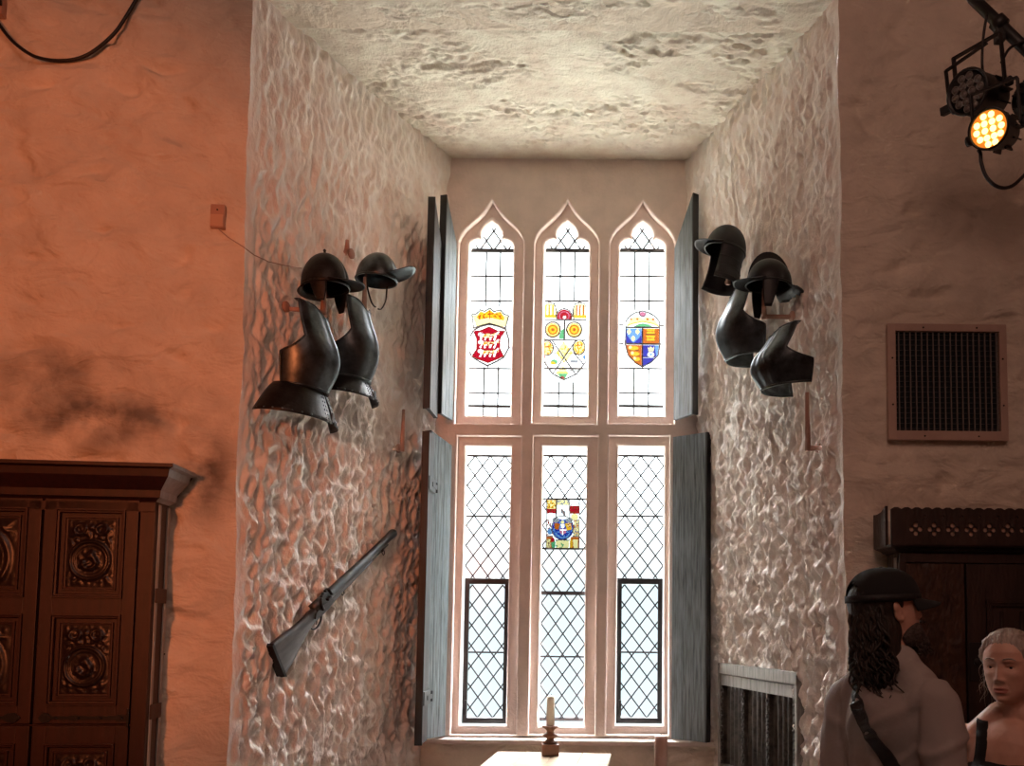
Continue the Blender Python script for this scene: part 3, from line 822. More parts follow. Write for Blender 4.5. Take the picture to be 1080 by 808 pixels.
# ------------------------------------------------------------------ shutters
def shutter(label, hinge_px, free_px, Yh, Yf, pts, mats, peak=None, flip=1, bars=()):
    """a board leaf hung at the window jamb; pts = (z bottom, z top at hinge, z top at free edge)"""
    a = pt(hinge_px[0], hinge_px[1], Yh); b = pt(free_px[0], free_px[1], Yf)
    d = Vector((b.x-a.x, b.y-a.y, 0)); Wd = d.length; d.normalize()
    n = Vector((d.y, -d.x, 0))
    if n.y > 0: n = -n          # face towards the room
    M = frame((a.x, a.y, pts[0]), n)
    th = thing('window_shutter', label, 'shutter', M, 'board shutters of the window')
    s = 1 if (M.inverted() @ b).x > 0 else -1
    h1, h2 = pts[1]-pts[0], pts[2]-pts[0]
    mb = MB(); k = 3
    g = .002
    for i in range(k):
        xa = Wd*i/k + (g if i else 0); xb = Wd*(i+1)/k
        za = h1+(h2-h1)*(i/k); zb = h1+(h2-h1)*((i+1)/k)
        poly = [(s*xa, 0), (s*xb, 0), (s*xb, zb), (s*xa, za)]
        mb.prism(poly, 0, .026, 0)
        if i < k-1: mb.prism([(s*(xb-.004), .01), (s*(xb+.008), .01), (s*(xb+.008), zb-.02), (s*(xb-.004), zb-.02)], .008, .02, 0)
    mb.build('board', mats[0], th)
    e = MB().prism([(s*Wd, 0), (s*(Wd+.012), 0), (s*(Wd+.012), h2), (s*Wd, h2)], -.003, .045, 0)
    e.build('edge_strip', M_shutdark, th)
    for q in (.12, .80):
        MB().b2(s*.02, s*(Wd-.01), .0262, .05, h1*q, h1*q+.09, 0, .005).build('batten', M_shutdark, th)
        hb = MB().b2(-s*.01, s*Wd*.6, .0505, .055, h1*q+.03, h1*q+.06)
        hb.tube([(-s*.012, .048, h1*q+.01), (-s*.012, .048, h1*q+.08)], .009, 8)
        hb.build('hinge', M_iron, th)
    return th
zz = lambda px, py, Y: pt(px, py, Y).z
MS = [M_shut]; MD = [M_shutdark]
shutter('grey board shutter with sloping top, right of the upper lights', (711, 330), (730, 330), 5.95, 5.78, (zz(712, 443, 5.95), zz(711, 262, 5.95), zz(728, 204, 5.78)), MS)
shutter('tall grey board shutter right of the lower lights', (709, 620), (744, 620), 5.95, 5.76, (zz(709, 779, 5.95), zz(709, 461, 5.95), zz(746, 456, 5.76)), MS)
shutter('grey board shutter leaf with sloping top, next to the upper left light', (480, 330), (468.5, 330), 5.95, 5.77, (zz(479, 443, 5.95), zz(481, 257, 5.95), zz(470, 206, 5.77)), MS)
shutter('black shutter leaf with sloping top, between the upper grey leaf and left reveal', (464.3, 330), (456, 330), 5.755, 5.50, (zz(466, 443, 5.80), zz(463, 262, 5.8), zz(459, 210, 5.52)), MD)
shutter('tall grey board shutter leaf next to the lower left light', (473, 620), (451, 620), 5.95, 5.74, (zz(473, 776, 5.95), zz(474, 470, 5.95), zz(450, 454, 5.74)), MS)
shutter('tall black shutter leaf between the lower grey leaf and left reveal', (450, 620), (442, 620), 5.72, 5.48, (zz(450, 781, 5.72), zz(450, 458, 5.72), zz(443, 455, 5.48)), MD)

# ------------------------------------------------------------------ carved panels
def relief_panel(x0, x1, z0, z1, y, seed, depth=.016):
    nx, nz = 54, 62
    X, Z = np.meshgrid(np.linspace(0, 1, nx), np.linspace(0, 1, nz))
    asp = (z1-z0)/(x1-x0)
    u = (X-.5)*2; v = (Z-.40)*2*asp
    r = np.hypot(u, v)
    h = .85*np.exp(-((r-.84)/.07)**2) + .35*np.exp(-((r-.68)/.035)**2)
    ins = np.clip((.62-r)/.08, 0, 1)
    # a small beast: curved body, head, wing
    th_ = np.arctan2(v, u)
    body = np.exp(-((np.hypot(u+.02, v+.10)-.28)/.09)**2)*(th_ < 2.4) + np.exp(-(((u-.05)/.13)**2+((v-.25)/.16)**2)) + .8*np.exp(-(((u+.30)/.2)**2+((v+.05-.6*u)/.07)**2)) + .7*np.exp(-(((u-.22)/.22)**2+((v-.05+.5*u)/.06)**2))
    h += ins*np.clip(body + .3*pnoise(u*5, v*5, seed), 0, 1.1)*.85
    out = np.clip((r-.95)/.08, 0, 1)
    w = 2*asp*(Z-.90)
    top = .8*np.exp(-((np.hypot(np.abs(u)-.45, w+.12)-.22)/.07)**2) + .8*np.exp(-((u/.16)**2+((w+.02)/.16)**2)) + .5*np.exp(-((np.hypot(np.abs(u)-.82, w+.28)-.14)/.06)**2)
    leaf = np.clip(.5+1.4*pnoise(u*4.5, v*4.5, seed+3), 0, 1)*.45
    h += out*np.clip(np.maximum(top, leaf), 0, 1)
    edge = np.minimum(np.minimum(X, 1-X)*8, np.minimum(Z, 1-Z)*8)
    h = h*np.clip(edge, 0, 1)
    P = np.stack([x0+(x1-x0)*X, y-h*depth, z0+(z1-z0)*Z], -1)
    return MB().grid(P, 0)
def moulding_frame(mb, x0, x1, z0, z1, y, w, d, m=0):
    """four mitred bevelled strips round a panel"""
    for (ax, az, bx, bz, nx, nz) in ((x0, z0, x1, z0, 0, 1), (x1, z0, x1, z1, -1, 0), (x1, z1, x0, z1, 0, -1), (x0, z1, x0, z0, 1, 0)):
        tx, tz = (bx-ax), (bz-az); L = math.hypot(tx, tz); tx /= L; tz /= L
        prof = [(0, 0), (0, d), (w*.35, d), (w*.5, d*.55), (w*.85, d*.5), (w, 0)]
        vs = []; n = len(prof)
        for (px_, pz_, sg) in ((ax, az, 1), (bx, bz, -1)):
            for (o, hh) in prof: vs.append((px_+nx*o+sg*tx*o, y-hh, pz_+nz*o+sg*tz*o))
        fs = [[i, (i+1) % n, n+(i+1) % n, n+i] for i in range(n)] + [list(range(n)), list(range(n, 2*n))[::-1]]
        mb.add(vs, fs, m)
    return mb
def panel(door, x0, x1, z0, z1, y, seed, mw=.035):
    mb = MB(); moulding_frame(mb, x0, x1, z0, z1, y, mw*.55, .014); moulding_frame(mb, x0+mw, x1-mw, z0+mw, z1-mw, y+.012, mw*.5, .012)
    mb.build('panel_moulding', M_oak, door)
    f = MB().b2(x0+mw*.4, x1-mw*.4, y+.010, y+.016, z0+mw*.4, z1-mw*.4); f.build('panel_field', M_oak, door)
    p = relief_panel(x0+mw*1.45, x1-mw*1.45, z0+mw*1.45, z1-mw*1.45, y+.008, seed)
    p.build('carved_roundel', M_oakc, door)

# ------------------------------------------------------------------ left press cupboard
outL = Vector((math.sin(TH), -math.cos(TH), 0))
DL = .155
wallp = Vector((XLF(1.0), YW, 0))
n0 = outL
front0 = wallp + outL*(DL+.03)
corner = on_plane(163, 560, front0, outL); corner.z = 0
M = frame(corner, outL); Mi = M.inverted()
cab = thing('carved_cupboard', 'tall dark red oak cupboard with carved roundel panels against the orange wall', 'cupboard', M)
def cl(px, py):
    q = Mi @ on_plane(px, py, front0, outL); return q.x, q.z
ztop = cl(90, 491)[1]; zcor = cl(150, 529)[1]
WC = 1.16
xs = cl(43.5, 580)[0]
mb = MB(); mb.b2(-WC, 0, .024, DL, .0, zcor+.01, 0, .004)
mb.build('carcass', M_oak, cab)
# face frame
mb = MB(); zlo = cl(100, 765)[1]
x_r = cl(146, 580)[0]
mb.b2(x_r, 0, 0, .0235, 0, zcor, 0, .003); mb.b2(-WC, -WC+abs(x_r), 0, .0235, 0, zcor, 0, .003)
mb.b2(-WC, 0, -.004, .0232, zcor-.05, zcor-.004, 0, .003); mb.b2(-WC, 0, -.004, .0232, 0, .14, 0, .003)
mb.build('face_frame', M_oak, cab)
# stepped cornice
mb = MB()
hc = ztop-zcor
prof = [(0, 0), (.012, .06), (.030, .10), (.034, .30), (.060, .48), (.085, .66), (.092, .86), (.118, .90), (.118, 1.0), (-.05, 1.0), (-.05, 0)]
def cornice_run(mb, prof, x0, x1, hc, zb, ytop=DL, endm=0):
    """profile runs along the front and returns along both ends, mitred"""
    P = []
    path = [(x1, ytop, 1, 0), (x1, 0, 1, -1), (x0, 0, -1, -1), (x0, ytop, -1, 0)]
    for (x, y, sx, sy) in path:
        P.append([(x+sx*o, y+sy*o, zb+h*hc) for o, h in prof[:-2]])
    a = np.array(P)
    k0 = len(mb.mi); mb.grid(a, 0, smooth=False)
    if endm:
        for q in range(len(prof)-3): mb.mi[k0+q] = endm
    n = len(prof)-2
    k = len(mb.v)-n*4
    mb.add([a[i, -1] for i in range(4)], [[0, 1, 2, 3]], 0); mb.add([a[i, 0] for i in range(4)], [[3, 2, 1, 0]], 0)
    mb.add([tuple(p) for p in a[0]], [list(range(n))], 0); mb.add([tuple(p) for p in a[3]], [list(range(n))[::-1]], 0)
cornice_run(mb, prof, -WC, 0, hc, zcor, endm=1)  # right return takes the painted window-lit grey
mb.build('cornice', [M_oak, M_oaklit], cab)
# side stiles with window light painted in as pale grey
mb = MB(); 
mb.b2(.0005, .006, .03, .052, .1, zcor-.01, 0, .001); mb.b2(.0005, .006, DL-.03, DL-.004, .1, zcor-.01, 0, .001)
mb.build('side_stile', M_oaklit, cab)
mb = MB()
for py in (628, 752): 
    z = cl(160, py)[1]; MB().b2(.0005, .008, .03, DL-.006, z-.035, z+.035, 0, .002).build('side_rail', M_oak, cab)
seed = 5
zA = cl(95, 523)[1]
zB = zlo+.006
def door(xa, xb, za, zb, rows, hinge_side):
    global seed
    d = MB(); yy = -.004
    hw = .055
    st = .062
    dd = thing_part = None
    d.b2(xa+.003, xa+st, yy, .022, zb, za, 0, .003); d.b2(xb-st, xb-.003, yy, .022, zb, za, 0, .003)
    edges = []
    zs_ = [za]+[v for r in rows for v in r]+[zb]
    for i in range(0, len(zs_), 2): d.b2(xa+st-.001, xb-st+.001, yy, .022, min(zs_[i], zs_[i+1]), max(zs_[i], zs_[i+1]), 0, .003)
    o = d.build('door', M_oak, cab)
    for (zt_, zb_) in rows:
        panel(o, xa+st-.004, xb-st+.004, zb_-.004, zt_+.004, -.002, seed); seed += 7
    # long iron strap hinge along the foot of the door
    h = MB(); zc_ = zb+.028
    s = 1 if hinge_side > 0 else -1
    x_h = xb-.004 if s > 0 else xa+.004
    L = (xb-xa)*.92
    pts_ = [(0, .011), (.1, .015), (.16, .009), (.45, .007), (.62, .012), (.68, .007), (.86, .007), (.90, .020), (.95, .024), (1.0, .003)]
    poly = [(x_h-s*t*L, zc_+w) for t, w in pts_] + [(x_h-s*t*L, zc_-w) for t, w in pts_[::-1]]
    h.prism(poly, -.011, -.0045)
    h.box((x_h, -.010, zc_), (.010, .012, .085), 0, None, .002)
    for t in (.07, .3, .55, .8): h.lathe([(.006, 0), (.005, .004), (.0, .005)], 8, 0, Matrix.Translation((x_h-s*t*L, -.011, zc_)) @ Matrix.Rotation(R(90), 4, 'X'))
    h.build('strap_hinge', M_iron, o)
    return o
r1 = (cl(98, 538)[1], cl(98, 630)[1]); r2 = (cl(92, 649)[1], cl(92, 743)[1])
door(xs+.003, x_r-.002, zA, zB, [r1, r2], 1)
xl2 = -WC+abs(x_r)+.002
door(xl2, xs-.003, zA, zB, [r1, r2], -1)
zl1 = zlo-.004; hrow = r1[0]-r1[1]
r3 = (cl(90, 785)[1], cl(90, 785)[1]-hrow); r4 = (r3[1]-.085, r3[1]-.085-hrow)
r4 = (r4[0], max(r4[1], .22))
door(xs+.003, x_r-.002, zl1, .145, [r3, r4], 1)
door(xl2, xs-.003, zl1, .145, [r3, r4], -1)

# ------------------------------------------------------------------ right press cupboard
YR_ = 4.0; DR = .175
c0 = pt(949, 640, YR_); c0.z = 0
M = frame(c0, (0, -1, 0)); Mi = M.inverted()
cab2 = thing('black_cupboard', 'black oak cupboard with pierced quatrefoil cresting behind the two people', 'cupboard', M)
def cr_(px, py):
    q = Mi @ pt(px, py, YR_); return q.x, q.z
zt2 = cr_(1000, 537)[1]; zc2 = cr_(1000, 577)[1]; WR = 1.25
MB().b2(0, WR, .025, DR, 0, zc2, 0, .004).build('carcass', M_blackoak, cab2)
mb = MB(); cornice_run(mb, [(0, 0), (.02, .2), (.03, .5), (.055, .75), (.06, 1.0), (-.05, 1), (-.05, 0)], 0, WR, .035, zc2-.03, DR)
mb.build('cornice', M_blackoak, cab2)
# pierced frieze: quatrefoils
def frieze():
    cu = bpy.data.curves.new('f', 'CURVE'); cu.dimensions = '2D'; cu.fill_mode = 'BOTH'
    z0, z1 = zc2+.004, zt2
    pitch = (cr_(1011, 553)[0]-cr_(995, 553)[0])*1.20
    n = int(WR/pitch)
    def spl(pts_):
        s = cu.splines.new('POLY'); s.points.add(len(pts_)-1); s.use_cyclic_u = True
        for p, q in zip(s.points, pts_): p.co = (q[0], q[1], 0, 1)
    top = []
    m = n*6
    for i in range(m+1):
        top.append((-.05+(WR+.10)*i/m, z1-.010+.010*abs(math.sin(PI*i/3.0))))
    spl([(-.05, z0), (WR+.05, z0)]+top[::-1])
    zc_ = z0+(z1-z0)*.42; r = pitch*.155
    for i in range(n):
        cx = pitch*(i+.75)
        for dx, dz in ((r*1.5, 0), (-r*1.5, 0), (0, r*1.5), (0, -r*1.5)):
            spl([(cx+dx+r*math.cos(2*PI*k/12), zc_+dz+r*math.sin(2*PI*k/12)) for k in range(12)])
        if i:
            for dz in (.30, -.0):
                spl([(cx-pitch/2+r*.5*math.cos(2*PI*k/8), z0+(z1-z0)*.76+r*.5*math.sin(2*PI*k/8)) for k in range(8)]); break
    cu.extrude = .003; cu.bevel_depth = .002
    o = bpy.data.objects.new('f', cu); COL.objects.link(o)
    me = bpy.data.meshes.new_from_object(o.evaluated_get(bpy.context.evaluated_depsgraph_get()))
    bpy.data.objects.remove(o)
    me.transform(Matrix(((1, 0, 0, 0), (0, 0, -1, -.042), (0, 1, 0, 0), (0, 0, 0, 1))))
    me.materials.clear(); me.materials.append(M_blackoak)
    return me
link('pierced_frieze', frieze(), cab2)
MB().b2(-.040, WR+.04, -.0355, -.022, zc2+.006, zt2-.02).build('frieze_backing', mat('pale backing for light in the holes', (.62, .40, .30), .8, var=.3, vscale=20), cab2)  # pale colour painted in for the light showing through the holes
e_ = MB(); e_.prism([(-.0, zc2), (-.0, zt2+.012), (.06, zt2-.01), (.12, zt2-.014), (DR, zt2-.01), (DR, zc2)], 0, .014)
me = e_.mesh('end_board', [M_blackoak]); me.transform(Matrix(((0, -1, 0, -.05), (1, 0, 0, 0), (0, 0, 1, 0), (0, 0, 0, 1))))
link('end_board', me, cab2)
MB().b2(-.006, -.0005, .03, .06, .1, zc2-.05, 0, .001).build('side_stile', M_oaklit, cab2)  # window light on this side painted in as pale grey
xd = cr_(1018, 600)[0]
mb = MB(); mb.b2(0, .035, .0, .0245, 0, zc2-.031, 0, .003); mb.b2(WR-.035, WR, .0, .0245, 0, zc2-.031, 0, .003)
mb.b2(0, WR, -.002, .0243, zc2-.075, zc2-.031, 0, .003); mb.b2(0, WR, -.002, .0243, 0, .13, 0, .003)
mb.build('face_frame', M_blackoak, cab2)
M_adzed = mat('adzed glossy oak board', (.060, .026, .014), .30, dark=(.02, .009, .006), vscale=9, bump=1.0, bscale=26, stretch=(2.2, 2.2, 1.0))
Z0d, Z1d = .135, zc2-.08
mb = MB(); nx_ = 24; nz_ = 90
Xg, Zg = np.meshgrid(np.linspace(.037, xd-.004, nx_), np.linspace(Z0d, Z1d, nz_))
hh = .010*fbm(Xg*9, Zg*8, 3, 77); hh[0] = hh[-1] = 0; hh[:, 0] = hh[:, -1] = 0
mb.grid(np.stack([Xg, .004-hh, Zg], -1), 0); mb.b2(.037, xd-.004, .0045, .022, Z0d, Z1d)
o = mb.build('fixed_board', M_adzed, cab2)
mb = MB(); x1 = xd+.002; x2 = WR-.037
wst = .09
mb.b2(x1, x1+wst, -.006, .022, Z0d, Z1d, 0, .003); mb.b2(x2-wst, x2, -.006, .022, Z0d, Z1d, 0, .003)
for za, zb in ((Z1d-.17, Z1d), (1.05, 1.17), (Z0d, Z0d+.13)): mb.b2(x1+wst-.001, x2-wst+.001, -.006, .022, za, zb, 0, .003)
dr = mb.build('door', M_blackoak, cab2)
for za, zb in ((1.17, Z1d-.17), (Z0d+.13, 1.05)):
    q = MB(); moulding_frame(q, x1+wst, x2-wst, za, zb, -.004, .03, .010); q.b2(x1+wst, x2-wst, .006, .012, za, zb)
    k = 7
    for i in range(k):
        xc_ = x1+wst+.03+(x2-x1-2*wst-.06)*(i+.5)/k; q.tube([(xc_, .006, za+.05), (xc_, .006, zb-.05)], .012, 8)
    q.build('linenfold_panel', M_blackoak, dr)
lk = MB(); lk.b2(x1+.006, x1+.076, -.011, -.0065, 1.36, 1.54, 0, .002); lk.lathe([(.016, 0), (.016, .006), (.008, .008)], 14, 0, Matrix.Translation((x1+.04, -.011, 1.45)) @ Matrix.Rotation(R(90), 4, 'X'))
lk.build('lock_plate', M_iron, dr)

# ------------------------------------------------------------------ vent grille
YV = 4.165
a = pt(936, 341, YV); b = pt(1064, 465, YV); ia = pt(944.5, 349, YV); ib = pt(1056, 455, YV)
M = frame(((a.x+b.x)/2, YV+.02, b.z), (0, -1, 0)); ox, oz = (a.x+b.x)/2, b.z
vent = thing('vent_grille', 'square ventilation grille in a painted frame on the right wall', 'vent', M)
X0, X1, H = a.x-ox, b.x-ox, a.z-oz
x0, x1, z0, z1 = ia.x-ox, ib.x-ox, ib.z-oz, ia.z-oz
mb = MB(); y0, y1 = -.022, .008
mb.b2(X0, x0, y0, y1, 0, H, 0, .003); mb.b2(x1, X1, y0, y1, 0, H, 0, .003); mb.b2(x0-.001, x1+.001, y0, y1, 0, z0, 0, .003); mb.b2(x0-.001, x1+.001, y0, y1, z1, H, 0, .003)
fo = mb.build('frame', M_ventpaint, vent)
for q in ((X0+.022, .3), (X0+.022, .7), (X1-.022, .3), (X1-.022, .7)): MB().lathe([(.005, 0), (.004, .003), (0, .0035)], 8, 0, Matrix.Translation((q[0], y0, H*q[1])) @ Matrix.Rotation(R(90), 4, 'X')).build('screw', M_iron, fo)
for q in ((.3, .02), (.75, .02), (.3, H-.02), (.75, H-.02)): MB().lathe([(.005, 0), (.004, .003), (0, .0035)], 8, 0, Matrix.Translation((X0+(X1-X0)*q[0], y0, q[1])) @ Matrix.Rotation(R(90), 4, 'X')).build('screw', M_iron, fo)
mb = MB()
for i in range(18):
    x = x0+(x1-x0)*(i+.6)/18; mb.b2(x-.0024, x+.0024, -.014, -.004, z0, z1)
mb.build('vertical_bars', M_grille, vent)
mb = MB()
for i in range(19):
    z = z0+(z1-z0)*(i+.5)/19; mb.b2(x0, x1, -.0035, -.001, z-.0012, z+.0012)
mb.build('cross_wires', mat('dull vent wires', (.07, .07, .07), .6), vent)
MB().b2(x0, x1, .004, .0078, z0, z1).build('backing', M_void, vent)

# ------------------------------------------------------------------ junction box, wires, cable
wl = Vector((XLF(3.4), YW, 0))
bx = on_plane(231, 230, wl, outL)
M = frame(bx-outL*.004, outL)
jb = thing('junction_box', 'small pink painted electrical box on the orange wall', 'electrical box', M)
MB().b2(-.036, .036, -.030, .012, -.062, .062, 0, .009).build('box', M_box, jb)
MB().b2(-.031, .031, -.036, -.0302, -.055, .005, 0, .002).build('lid', mat('lighter pink lid', (.62, .38, .26), .45), jb)
MB().lathe([(.004, 0), (.004, .004)], 8, 0, Matrix.Translation((0, -.030, .03)) @ Matrix.Rotation(R(90), 4, 'X')).build('screw', M_iron, jb)
path = [bx+outL*.012+Vector((.004, 0, -.062)), on_plane(240, 250, wl+outL*.012, outL)]
for px, py in ((256, 260), (268, 269), (283, 276), (300, 280), (318, 283)): path.append(hit('L', px, py, .018)[0])
tag(MB().tube(path, .0028, 6).build('wire', mat('pale wire', (.42, .30, .24), .5)), 'thin painted wire running from the electrical box to the left helmets', 'wire')
def smooth_path(p, n=6):
    out = []
    for i in range(len(p)-1):
        a = p[max(i-1, 0)]; b = p[i]; c = p[i+1]; d = p[min(i+2, len(p)-1)]
        for k in range(n):
            t = k/n
            out.append(b*1.0 + (c-a)*.5*t + (a-b*2.5+c*2-d*.5)*t*t + (b*1.5-a*.5-c*1.5+d*.5)*t**3)
    return out+[p[-1]]
wl2 = wl+outL*.035
pp = [on_plane(x, y, wl2, outL) for x, y in ((-14, 5), (0, 27), (16, 46), (38, 60), (66, 64), (92, 58), (118, 38), (134, 16), (148, -10), (158, -40))]
tag(MB().tube(smooth_path(pp), .0085, 8).build('cable', M_cable), 'black cable hanging in a loop at the top of the orange wall', 'cable')
M = frame(on_plane(0, 8, wl+outL*.02, outL), outL)
cb = thing('cable_bracket', 'dark cable fixing at the top left corner of the orange wall', 'cable fixing', M)
MB().b2(-.03, .025, -.03, .02, -.05, .06, 0, .008).build('body', M_box, cb); MB().b2(-.035, .03, -.045, -.0305, -.012, .012, 0, .003).build('clip', M_iron, cb)

M = frame(on_plane(167, 691, wl, outL), outL)
tag(MB(M).tube([(0, .02, 0), (0, -.06, .004), (.004, -.065, .02)], .006, 6).tube([(-.03, -.02, 0), (.04, -.02, .006)], .004, 6).build('wall_hook', M_iron), 'small rusty hook in the orange wall right of the tall cupboard', 'hook')

# ------------------------------------------------------------------ armour
def bracket(side, px_wall, px_end, z_up, label, reach, group='pink wooden armour brackets'):
    """arm out of the wall and a post rising from its end"""
    q, n, u = hit(side, px_wall[0], px_wall[1], 0)
    e_, _, _ = hit(side, px_end[0], px_end[1], reach)
    M = frame((q.x, q.y, q.z), n); Mi = M.inverted()
    t = thing('armour_bracket', label, 'bracket', M, group)
    E = Mi @ e_
    mb = MB().tube([Vector((0, .03, 0)), E], .0135, 8); mb.lathe([(.03, 0), (.03, .01), (.016, .016)], 12, 0, Matrix.Translation((0, -.012, 0)) @ Matrix.Rotation(R(90), 4, 'X'))
    mb.build('arm', M_peg, t)
    mb = MB().tube([E-Vector((0, 0, .012)), E+Vector((0, 0, z_up))], [.016, .010], 8); mb.build('post', M_peg, t)
    return t, M, E

def breast(label, side, px, off, H, Wd, D, skirt, yaw=0, tilt=0, bulge=.35, flute=False):
    q, n, u = hit(side, px[0], px[1], off)
    M = frame(q, n) @ Matrix.Rotation(R(yaw), 4, 'Z') @ Matrix.Rotation(R(tilt), 4, 'X')
    t = thing('breastplate', label, 'breastplate', M, 'steel breastplates hung on the reveals')
    nz_, nt_ = 36, 40
    P = np.zeros((nz_+1, nt_+1, 3))
    for i in range(nz_+1):
        s = i/nz_
        for j in range(nt_+1):
            v = -1+2*j/nt_
            zt_ = H*(1-.10*math.exp(-(v/.30)**2))
            z = s*zt_; f = z/H
            tm = 97 if f < .38 else 97-38*min(1, (f-.38)/.20)**.6 if f < .58 else 59+13*((f-.58)/.42)**1.5
            a = R(tm)*v
            w = Wd/2*(.80+.26*math.sin(min(1, f/.62)*PI/2)); 
            if f > .6: w *= 1-.14*((f-.6)/.4)**1.3
            d = D*(.66+.34*math.exp(-((f-bulge)/.34)**2)); 
            if f > .55: d *= 1-.30*((f-.55)/.45)**1.6
            ridge = 1+.07*math.exp(-(v/.10)**2)+(.035*sum(math.exp(-((abs(v)-q)/.035)**2) for q in (.22, .40)) if flute else 0)
            P[i, j] = (w*math.sin(a), -d*math.cos(a)*ridge, z)
    mb = MB().grid(P, 0); mb.build('plate', M_armour, t, .004)
    ed = MB(); top = [Vector(P[nz_, j]) for j in range(nt_+1)]; ed.tube(top, .0055, 6)
    for j in (0, nt_): ed.tube([Vector(P[i, j]) for i in range(nz_+1)], .005, 6)
    ed.build('rolled_edge', M_armour, t)
    wl_ = MB().tube([Vector(P[1, j])*1.0+Vector((0, 0, -.004)) for j in range(nt_+1)], .006, 6); wl_.build('waist_roll', M_armour, t)
    if skirt:
        sw, sd, sh = skirt
        w0, d0 = Wd/2*.80, D*.66
        rings = []
        for k in range(9):
            f = k/8; e2 = f**.8
            rings.append((w0+(sw-w0)*e2+.004, d0+(sd-d0)*e2+.004, .012-sh*f, 0))
        sk = MB(); sk.shell(rings, 3, 62, 16); sk.shell(rings, -118, -3, 24)
        so = sk.build('waist_flange', M_armdark, t, .0035)
        for lon in (-14, 14, -9, 9):
            for k in range(2, 9, 1):
                rx, ry, z, _ = rings[k]; a = R(lon)
                MB().lathe([(.0055, 0), (.005, .003), (0, .005)], 8, 0, Matrix.Translation((rx*math.sin(a), -ry*math.cos(a)-.001, z)) @ Matrix.Rotation(R(90), 4, 'X')).build('rivet', M_armour, so)
        for lon in range(-110, 61, 12):
            rx, ry, z, _ = rings[8]; a = R(lon)
            MB().lathe([(.005, 0), (.0045, .003), (0, .005)], 8, 0, Matrix.Translation((rx*.985*math.sin(a), -ry*.985*math.cos(a)-.001, z+.012)) @ Matrix.Rotation(R(lon), 4, 'Z') @ Matrix.Rotation(R(90), 4, 'X')).build('rivet', M_armour, so)
        hp = MB(); rx, ry, z, _ = rings[7]
        hp.b2(-.012, .012, -ry-.005, -ry+.002, z-.004, z+.04, 0, .002); hp.build('hasp', M_armdark, so)
    for s in (1, -1):
        j = nt_ if s > 0 else 0
        p = Vector(P[nz_, nt_//2+s*nt_*3//8])
        st = MB().grid(np.array([[tuple(p+Vector((dx, dy, dz))) for dx in (-.024, .0, .024)] for dy, dz in ((-.006, -.004), (.02, .006), (.05, .004))]), 0)
        st.build('shoulder_strap', M_armour, t, .004)
    return t, M
breast('blackened breastplate with a wide flared waist flange, lowest left below the round helmet', 'L', (313, 413), .13, .44, .36, .20, (.265, .215, .175), yaw=14, tilt=5)
breast('slimmer blackened breastplate with short flange below the long-peaked helmet', 'L', (365, 403), .12, .46, .33, .17, (.215, .18, .115), yaw=12, tilt=3)
breast('plain steel breastplate nearest the right shutter, below the hood-shaped helmet', 'R', (797, 380), .12, .42, .36, .21, None, yaw=-14, tilt=3)
breast('fluted steel breastplate lowest on the right reveal', 'R', (841, 411), .13, .31, .36, .23, None, yaw=-10, tilt=3, flute=True)

